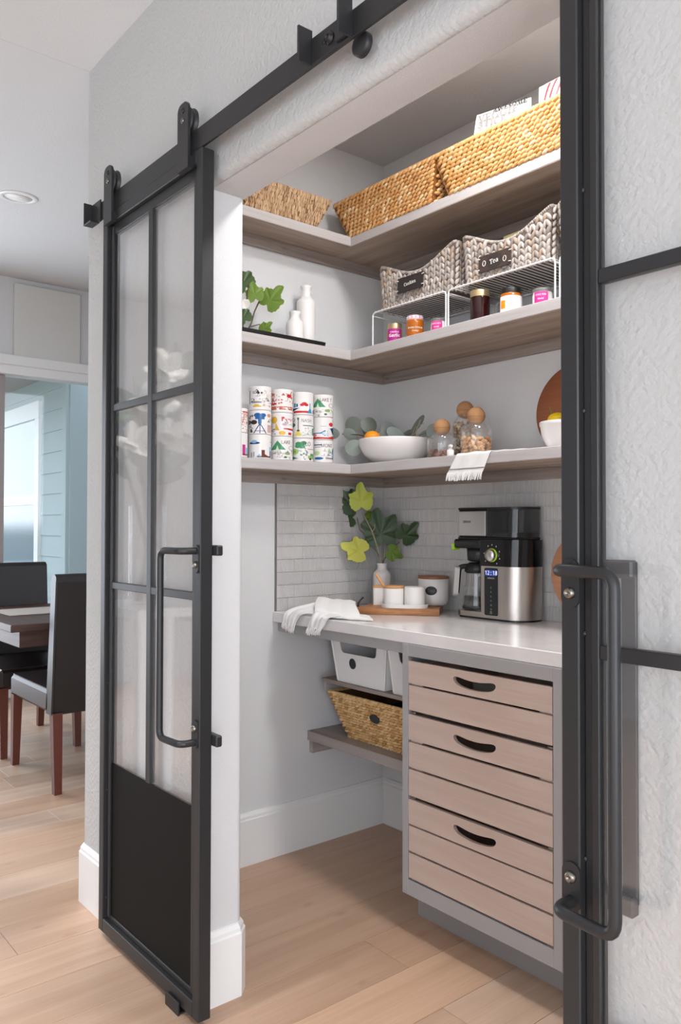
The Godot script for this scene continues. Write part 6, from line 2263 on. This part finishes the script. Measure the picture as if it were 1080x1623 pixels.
# ---------------------------------------------------------------- under the counter
func build_under_counter() -> void:
	# a narrow fixed shelf above the basket
	var r := thing("shelf", "narrow brown wooden shelf between the white bins and the woven basket", "shelf", Vector3(0.087, 0.442, 0.0))
	part(r, "board", boxed(Vector3(0, 0.202, 0), Vector3(0.617, 0.217, 0.4), 0.002), M.cleat)
	part(r, "side_lip", boxed(Vector3(0.002, 0.172, 0.02), Vector3(0.016, 0.202, 0.39), 0.001), M.cabinet)
	part(r, "back_cleat", boxed(Vector3(0.016, 0.172, 0.0), Vector3(0.617, 0.202, 0.016), 0.001), M.cleat)
	var honey := [lin("c4955a"), lin("e2c08d"), lin("b08850")]
	var w := thing("woven_basket", "low woven straw basket with black oval badge on the low shelf under the counter", "basket", Vector3(0.398, 0.4425, 0.235))
	basket(w, 0.44, 0.2, 0.58, 0.29, 0.165, {"row": 0.0105, "pitch": 0.019, "length": 0.0265, "thick": 0.0108, "tilt": 0.2, "alt": false, "stagger": true, "rim": 0.014, "odd": 0.1, "wobble": 0.1}, honey, M.liner_straw)
	var b := MB.new()
	b.prism(ellipse(0.026, 0.0165), 0, 0.004)
	part(w, "badge", b.done(), M.sticker, Transform3D(Basis(Vector3.RIGHT, 0.28), Vector3(-0.035, 0.107, 0.137)))
	b = MB.new()
	b.box(Vector3(0, 0.06, 0), Vector3(0.3, 0.11, 0.12), 0.02)
	single("dark_packets", b.done(), mat("2b201c", 0.5), "dark packets inside the woven straw basket under the riser", "packet", at(0.44, 0.46, 0.21))
	# two white handled bins on the riser
	for k in 2:
		var o := thing("storage_bin", "white plastic bin with scooped front and round black badge under the counter" if k == 0 else "white plastic bin half hidden behind the cabinet's left edge", "bin", Vector3(0.303 if k == 0 else 0.581, 0.6595, 0.29), "white bins under the counter")
		bin(o, k == 0, 0.255 if k == 0 else 0.205, 0.305 if k == 0 else 0.236)
	b = MB.new()
	b.box(Vector3(0, 0.05, 0), Vector3(0.17, 0.13, 0.1), 0.02)
	single("snack_packet", b.done(), mat("5a2a18", 0.35), "glossy brown packet filling the half hidden white bin", "packet", at(0.581, 0.68, 0.29))
	b = MB.new()
	b.box(Vector3(0, 0.035, 0), Vector3(0.2, 0.07, 0.1), 0.02)
	single("snack_packet", b.done(), mat("38312e", 0.4), "dark packet low inside the front white bin under the counter", "packet", at(0.31, 0.668, 0.27))


func bin(o: Node3D, badge: bool, w0: float, w1: float) -> void:
	var h := 0.168
	var d0 := 0.2
	var d1 := 0.23
	# the front wall with its scooped cut-out
	var front := PackedVector2Array([Vector2(-w0 / 2, 0.006), Vector2(-w0 / 2 + 0.008, 0), Vector2(w0 / 2 - 0.008, 0), Vector2(w0 / 2, 0.006), Vector2(w1 / 2, h)])
	front.append(Vector2(w1 / 2 - 0.038, h))
	front.append_array(arc(Vector2(w1 / 2 - 0.038, h - 0.012), 0.012, PI / 2, PI * 0.95, 4))
	front.append_array(arc(Vector2(w1 / 2 - 0.072, h - 0.058 + 0.016), 0.016, -0.15, -PI / 2, 4))
	front.append_array(arc(Vector2(-w1 / 2 + 0.072, h - 0.058 + 0.016), 0.016, -PI / 2, -PI + 0.15, 4))
	front.append_array(arc(Vector2(-w1 / 2 + 0.038, h - 0.012), 0.012, PI * 0.05, PI / 2, 4))
	front.append(Vector2(-w1 / 2, h))
	var tilt := Basis(Vector3.RIGHT, atan2((d1 - d0) / 2, h))
	var b := MB.new()
	b.xf = Transform3D(tilt, Vector3(0, 0, d0 / 2))
	b.prism(front, -0.003, 0)
	var wall := part(o, "front", b.done(), M.plastic)
	b = MB.new()
	b.xf = Transform3D(tilt.inverse(), Vector3(0, 0, -d0 / 2))
	b.prism(PackedVector2Array([Vector2(-w0 / 2, 0), Vector2(w0 / 2, 0), Vector2(w1 / 2, h), Vector2(-w1 / 2, h)]), 0, 0.003)
	for s in [-1.0, 1.0]:
		b.xf = Transform3D()
		var f := func(u: float, v: float) -> Vector3:
			return Vector3(s * (lerpf(w0, w1, v) / 2 - 0.001), h * v, (u - 0.5) * lerpf(d0, d1, v) * (1.0 if s < 0 else -1.0))
		b.sheet(f, 2, 4, 0.003)
		# folded rim
		b.tube([Vector3(s * w1 / 2, h, -d1 / 2), Vector3(s * w1 / 2, h, d1 / 2)], 0.004, 8)
		# corner fillets
		b.tube([Vector3(s * (w0 / 2 - 0.001), 0.004, d0 / 2 - 0.001), Vector3(s * (w1 / 2 - 0.001), h, d1 / 2 - 0.001)], 0.0045, 8)
	b.span(Vector3(-w0 / 2 + 0.003, 0, -d0 / 2), Vector3(w0 / 2 - 0.003, 0.004, d0 / 2))
	part(o, "shell", b.done(), M.plastic)
	if badge:
		b = MB.new()
		b.prism(ellipse(0.0175, 0.0195), 0, 0.002)
		part(wall, "badge", b.done(), M.sticker, Transform3D(tilt, Vector3(-0.035, 0.075, d0 / 2 + 0.0066)))


# ---------------------------------------------------------------- bouquet on a console, seen mirrored in the left door's glass
func build_bouquet() -> void:
	var c := thing("console_table", "white console table left of the picture, mirrored in the door glass", "table", Vector3(-0.72, 0, 1.88))
	part(c, "tabletop", boxed(Vector3(-0.25, 0.86, -0.2), Vector3(0.25, 0.9, 0.2), 0.004), M.white_paint)
	for x in [-0.22, 0.22]:
		for z in [-0.17, 0.17]:
			part(c, "leg", boxed(Vector3(x - 0.02, 0, z - 0.02), Vector3(x + 0.02, 0.86, z + 0.02), 0.002), M.white_paint)
	var b := MB.new()
	b.lathe([Vector2(0, 0), Vector2(0.07, 0), Vector2(0.075, 0.005), Vector2(0.075, 0.42), Vector2(0.071, 0.42), Vector2(0.071, 0.01), Vector2(0, 0.01)], 40)
	single("glass_vase", b.done(), M.glass, "tall clear glass cylinder vase on the console, mirrored in the door glass", "vase", at(-0.7, 0.901, 1.83))
	var o := thing("magnolia_branches", "tall white magnolia branches with grey green leaves, mirrored in the door glass", "flowers", Vector3(-0.7, 0.915, 1.83))
	rng.seed = 5
	for k in 11:
		var a := TAU * k / 11.0 + rng.randf_range(-0.2, 0.2)
		var spread := rng.randf_range(0.1, 0.27)
		var top := Vector3(cos(a) * spread, rng.randf_range(0.65, 1.15), sin(a) * spread)
		var midp := Vector3(cos(a) * spread * 0.25, 0.45, sin(a) * spread * 0.25)
		b = MB.new()
		b.tube([Vector3(-cos(a) * 0.05, 0.0, -sin(a) * 0.05), midp, midp.lerp(top, 0.55) + Vector3(0, 0.03, 0), top], [0.006, 0.005, 0.004, 0.003], 7)
		part(o, "stem", b.done(), M.stem)
		for j in 7:
			var t := rng.randf_range(0.05, 1.0)
			var p := midp.lerp(top, t)
			b = MB.new()
			round_leaf(b, rng.randf_range(0.11, 0.19), 0.42)
			part(o, "leaf", b.done(), M.eucalyptus_dark if rng.randf() < 0.6 else M.green_dark, Transform3D(Basis.from_euler(Vector3(rng.randf_range(-1.2, 1.2), rng.randf() * TAU, rng.randf_range(-1.5, 1.5))), p))
	# open white blooms, each seven petals round a small centre
	for q in BLOOMS:
		for k in 8:
			b = MB.new()
			petal(b, rng.randf_range(0.085, 0.11))
			part(o, "petal", b.done(), M.petal, Transform3D(Basis(Vector3(0, 0, -1), 0.9) * Basis(Vector3.RIGHT, rng.randf_range(-0.4, 0.2)) * Basis(Vector3.UP, TAU * k / 8.0) * Basis(Vector3.RIGHT, 0.95 if k % 2 == 0 else 0.55), (q as Vector3) - Vector3(-0.7, 0.915, 1.83)))


const BLOOMS := [Vector3(-0.42, 1.556, 1.64), Vector3(-0.4, 1.575, 1.79), Vector3(-0.44, 1.85, 1.78), Vector3(-0.42, 1.6, 1.9), Vector3(-0.46, 1.72, 1.74)]
